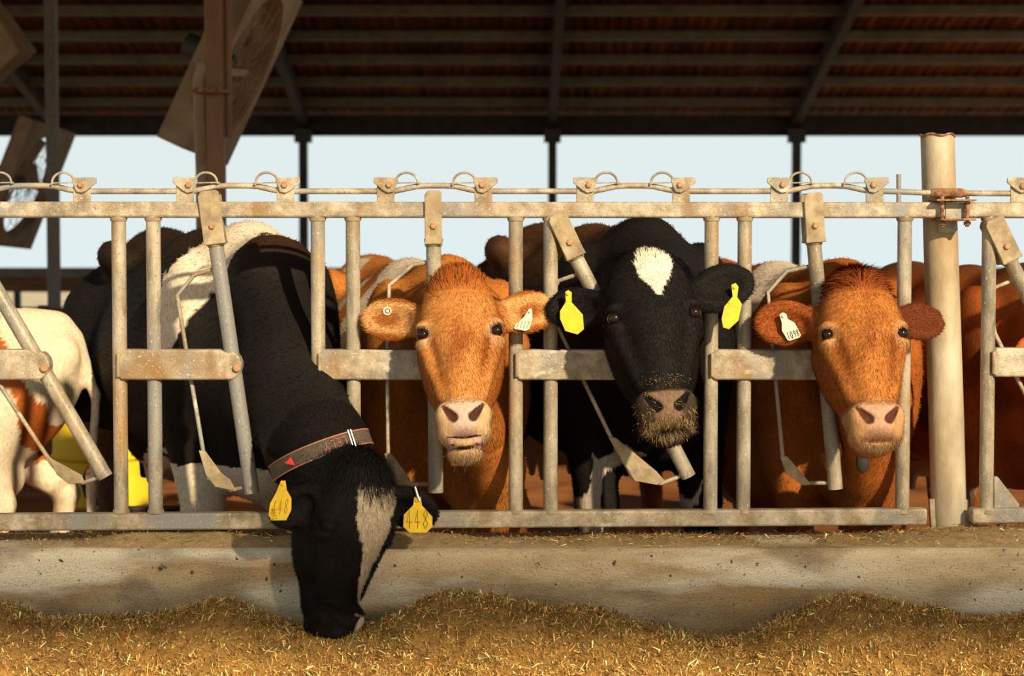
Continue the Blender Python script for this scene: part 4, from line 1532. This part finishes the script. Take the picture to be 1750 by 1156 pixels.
# leftovers on the curb
n = 26000
cx_ = rng.uniform(-2.4, 2.6, n)
cy_ = rng.beta(2.2, 1.6, n) * .37 - .205
thick = .003 + .045 * np.clip(fbm(np.stack([cx_ * 1.0, cy_ * .3, cx_ * 0], 1), 2.3) - .40, 0, 1) * sstep(-.2, -.06, cy_) * sstep(.17, .10, cy_) * 2.6
px_low = np.exp(-((cx_ + .45) / .25) ** 2)
keep = rng.random(n) < np.clip(.25 + thick * 20, 0, 1) * (1 - .6 * px_low)
cx_, cy_, thick = cx_[keep], cy_[keep], thick[keep]
n = len(cx_)
V2, Q2, C2 = chips(n, cx_, cy_, CURB_TOP + .002 + thick * rng.random(n), .006, .04, .0012, .004, .003, FEEDC * .85 + .02, .35)
ff_x, ff_y = np.arange(-2.6, 2.8, .02), np.arange(-.183, .181, .013)
GX, GY = np.meshgrid(ff_x, ff_y, indexing='ij')
xx, yy = GX.ravel(), GY.ravel()
tz = .045 * np.clip(fbm(np.stack([xx, yy * .3, xx * 0], 1), 2.3) - .40, 0, 1) * sstep(-.2, -.06, yy) * sstep(.17, .10, yy) * 2.6
V = np.stack([xx, yy, CURB_TOP - .004 + tz], 1)
b = len(ff_y)
ii = (np.arange(len(ff_x) - 1)[:, None] * b + np.arange(b - 1)[None, :]).ravel()
Q = np.stack([ii, ii + b, ii + b + 1, ii + 1], 1)
me = np_mesh('feed_scraps', np.concatenate([V, V2]), np.concatenate([Q, Q2 + len(V)]), np.zeros((0, 3), int), np.concatenate([np.tile((.40, .29, .15), (len(V), 1)) * (.6 + .8 * fbm(V, 40))[:, None], C2]))
o = link_mesh('feed_scraps', me, FEEDM)
tag(o, 'thin layer of straw scraps scattered on top of the concrete curb under the fence', 'feed', kind='stuff')

# ------------------------------------------------------------------ columns and fans in the barn
def column(px0, y, w, name, label, mat, row_top=0, px1=None):
    x = P(px0, 450, y)[0]
    o = empty(name, (x, y, 0), label, 'post')
    zt = roof_z(y) - .05
    MB().box((x - w / 2, y - w / 2, 0), (x + w / 2, y + w / 2, zt)).build('shaft', mat, o, bevel=.008)
    MB().box((x - w, y - w, 0), (x + w, y + w, .02)).build('base_plate', mat, o)
    return o, x


cA, xA = column(370, 5.2, .115, 'barn_column', 'brown steel barn column in front of the big leaning fan', COLUMN)
MB().tube([(xA + .085, 5.2, 2.25), (xA + .085, 5.2, 8)], .022, 12).build('conduit', COLUMN, cA)
xp = P(343, 200, 5.15)[0]
MB().tube([P(342, 122, 5.15) + np.array([.02, 0, .05]), P(340, 135, 5.15), P(341, 200, 5.15), P(344, 290, 5.15), P(345, 420, 5.15), P(345, 900, 5.15) * np.array([1, 1, 0]) + np.array([0, 0, .02])], .036, 14).build('drain_pipe', FANM, cA, label='tan pipe strapped to the column')
MB().beam(P(334, 156, 5.1), P(392, 156, 5.1), .03, .16).build('pipe_strap', RUST, cA)
cB, xB = column(92, 11.3, .11, 'barn_column', 'grey steel barn column at the left, behind the small leaning fan', plain('dusty_grey_steel', (.24, .22, .18), rough=.7))


def fan(centre, u, facing, size, label, nblades=6, dep=.33):
    """square drum fan; u = long edge direction, facing = rough outward normal"""
    c = np.asarray(centre, float)
    u = nrm(u)
    n = nrm(np.asarray(facing, float) - u * (np.asarray(facing, float) @ u))
    w = np.cross(u, n)
    o = empty('drum_fan', c, label, 'fan', 'drum fans under the barn roof')
    hs = size / 2
    R0 = hs * .86
    at = lambda a, b, d: c + u * a + w * b + n * d
    # front plate with round opening, and folded flanges
    vs, fs = [], []
    K = 64
    for k in range(K):
        t = 2 * math.pi * k / K
        ca, sa = math.cos(t), math.sin(t)
        q = hs / max(abs(ca), abs(sa))
        for d in (0, -.012):
            vs += [at(ca * q, sa * q, d), at(ca * R0, sa * R0, d)]
    for k in range(K):
        a, b = k * 4, ((k + 1) % K) * 4
        fs += [(a, b, b + 1, a + 1), (a + 3, b + 3, b + 2, a + 2), (a + 1, b + 1, b + 3, a + 3), (a + 2, b + 2, b, a)]
    m = MB().add(vs, fs)
    for sgn in (-1, 1):
        m.beam(at(-hs, hs * sgn, -dep / 2), at(hs, hs * sgn, -dep / 2), .012, dep, n)
        m.beam(at(hs * sgn, -hs, -dep / 2), at(hs * sgn, hs, -dep / 2), .012, dep, n)
    m.build('housing', FANM, o)
    # drum
    vs, fs = [], []
    prof = [(R0, .0), (R0 * .97, -.05), (R0 * .95, -.10), (R0 * .95, -dep * .97), (R0 * .975, -dep * .97), (R0 * .975, -.10), (R0 * 1.01, -.05)]
    for k in range(K):
        t = 2 * math.pi * k / K
        for r, d in prof: vs.append(at(math.cos(t) * r, math.sin(t) * r, d))
    p_ = len(prof)
    for k in range(K):
        for j in range(p_ - 1):
            a, b = k * p_ + j, ((k + 1) % K) * p_ + j
            fs.append((a, b, b + 1, a + 1))
    MB().add(vs, fs).build('drum', FANM, o)
    hub = MB().tube([at(0, 0, -.10), at(0, 0, -.24)], [.07, .09], 20).build('hub', DARKST, o)
    MB().tube([at(0, 0, -.24), at(0, 0, -.46)], .085, 18).build('motor', DARKST, o)
    for k in range(nblades):
        t = 2 * math.pi * k / nblades + .3
        r_ = u * math.cos(t) + w * math.sin(t)
        s_ = -u * math.sin(t) + w * math.cos(t)
        b0 = c - n * .17
        q = [b0 + r_ * .07 + s_ * .04 + n * .03, b0 + r_ * .07 - s_ * .04 - n * .03, b0 + r_ * R0 * .92 - s_ * .12 - n * .06, b0 + r_ * R0 * .92 + s_ * .10 + n * .05]
        MB().prism(q, n * .006).build('blade', FANM, o)
    st = MB()
    for a in (-.3, .3):
        st.beam(at(-hs * .97, a * hs, -.30), at(hs * .97, a * hs, -.30), .05, .03, n)
    st.build('motor_support', FANM, o)
    gd = MB()
    for k in range(5):
        r = R0 * (.2 + .19 * k)
        gd.tube([at(math.cos(t) * r, math.sin(t) * r, -.02) for t in np.linspace(0, 2 * math.pi, 41)], .004, 5, cap=False)
    for k in range(8):
        t = math.pi * k / 8
        gd.tube([at(math.cos(t) * R0, math.sin(t) * R0, -.02), at(-math.cos(t) * R0, -math.sin(t) * R0, -.02)], .004, 5)
    gd.build('wire_guard', FANM, o)
    return o


def px_dir(x0, y0, x1, y1, y): return nrm(P(x1, y1, y) - P(x0, y0, y))


u1 = px_dir(370, 283, 500, 0, 6.0)
f1 = fan(P(420, 122, 6.2), u1, (.92, -.07, -.4), 1.30, 'big square drum fan tilted down beside the brown column', dep=.19)
MB().beam(P(372, 120, 5.25), P(418, 122, 6.1), .05, .05).build('hanger_arm', FANM, f1)
u2 = px_dir(53, 432, 130, 235, 11.8)
f2 = fan(P(55, 320, 11.9), u2, (.95, -.08, -.35), 1.30, 'smaller looking drum fan further back at the left, above the fence rail', dep=.12)
MB().beam(P(92, 330, 11.35), P(60, 320, 11.9), .05, .05).build('hanger_arm', FANM, f2)
u3 = px_dir(60, 90, -30, -30, 9)
f3 = fan(P(-136, 62, 9.3), u3, (.25, -.8, -.6), 1.30, 'fan in the top left corner, only its lower corner in view')
MB().beam(P(-136, 62, 9.6), P(-136, 62, 9.6) + np.array([0, 0, 4.0]), .05, .05).build('hanger_arm', FANM, f3)

# odds and ends at the back left
o = empty('wooden_rail', P(100, 530, 8.0), 'short tan wooden rail at the left, in front of the grey column', 'rail')
MB().beam(P(66, 533, 8.0), P(150, 531, 8.0), .055, .05).beam(P(66, 552, 8.0), P(160, 556, 8.0), .05, .05).build('board', WOOD, o)
for x in (74, 150):
    MB().beam(P(x, 522, 8.05), np.append(P(x, 522, 8.05)[:2], 0), .07, .07).build('rail_post', WOOD, o)
yb = 4.5  # yellow thing of unknown kind, built in the shape of a drum with a tube
c = P(178, 800, yb)
o = empty('yellow_shape', (c[0], yb, 0), 'bright yellow drum-shaped object standing on the dirt behind the legs of the eating cow', 'drum')
MB().tube([(c[0], yb, z) for z in (.0, .02, .28, .30, .32, .58, .60, .62, .86, .88)], [.28, .30, .30, .315, .30, .30, .315, .30, .30, .27], 32).build('body', YBRIGHT, o)
MB().tube([(c[0], yb, .88), (c[0], yb, .90)], [.20, .19], 28).build('lid', YBRIGHT, o)
hz = [P(x, y, yb - .36) for x, y in ((165, 800), (150, 806), (141, 826), (148, 848), (160, 858))]
hz = [np.array([p[0], yb - .33, max(.03, p[2])]) for p in hz]
ho = MB().tube([np.array([c[0] + .0, yb - .32, .62])] + hz + [np.array([c[0] + .2, yb - .36, .02]), np.array([c[0] + .7, yb - .3, .02])], .022, 10).build('black_tube', DULLBLK)
tag(ho, 'black hose-like tube against the yellow drum shape', 'hose')
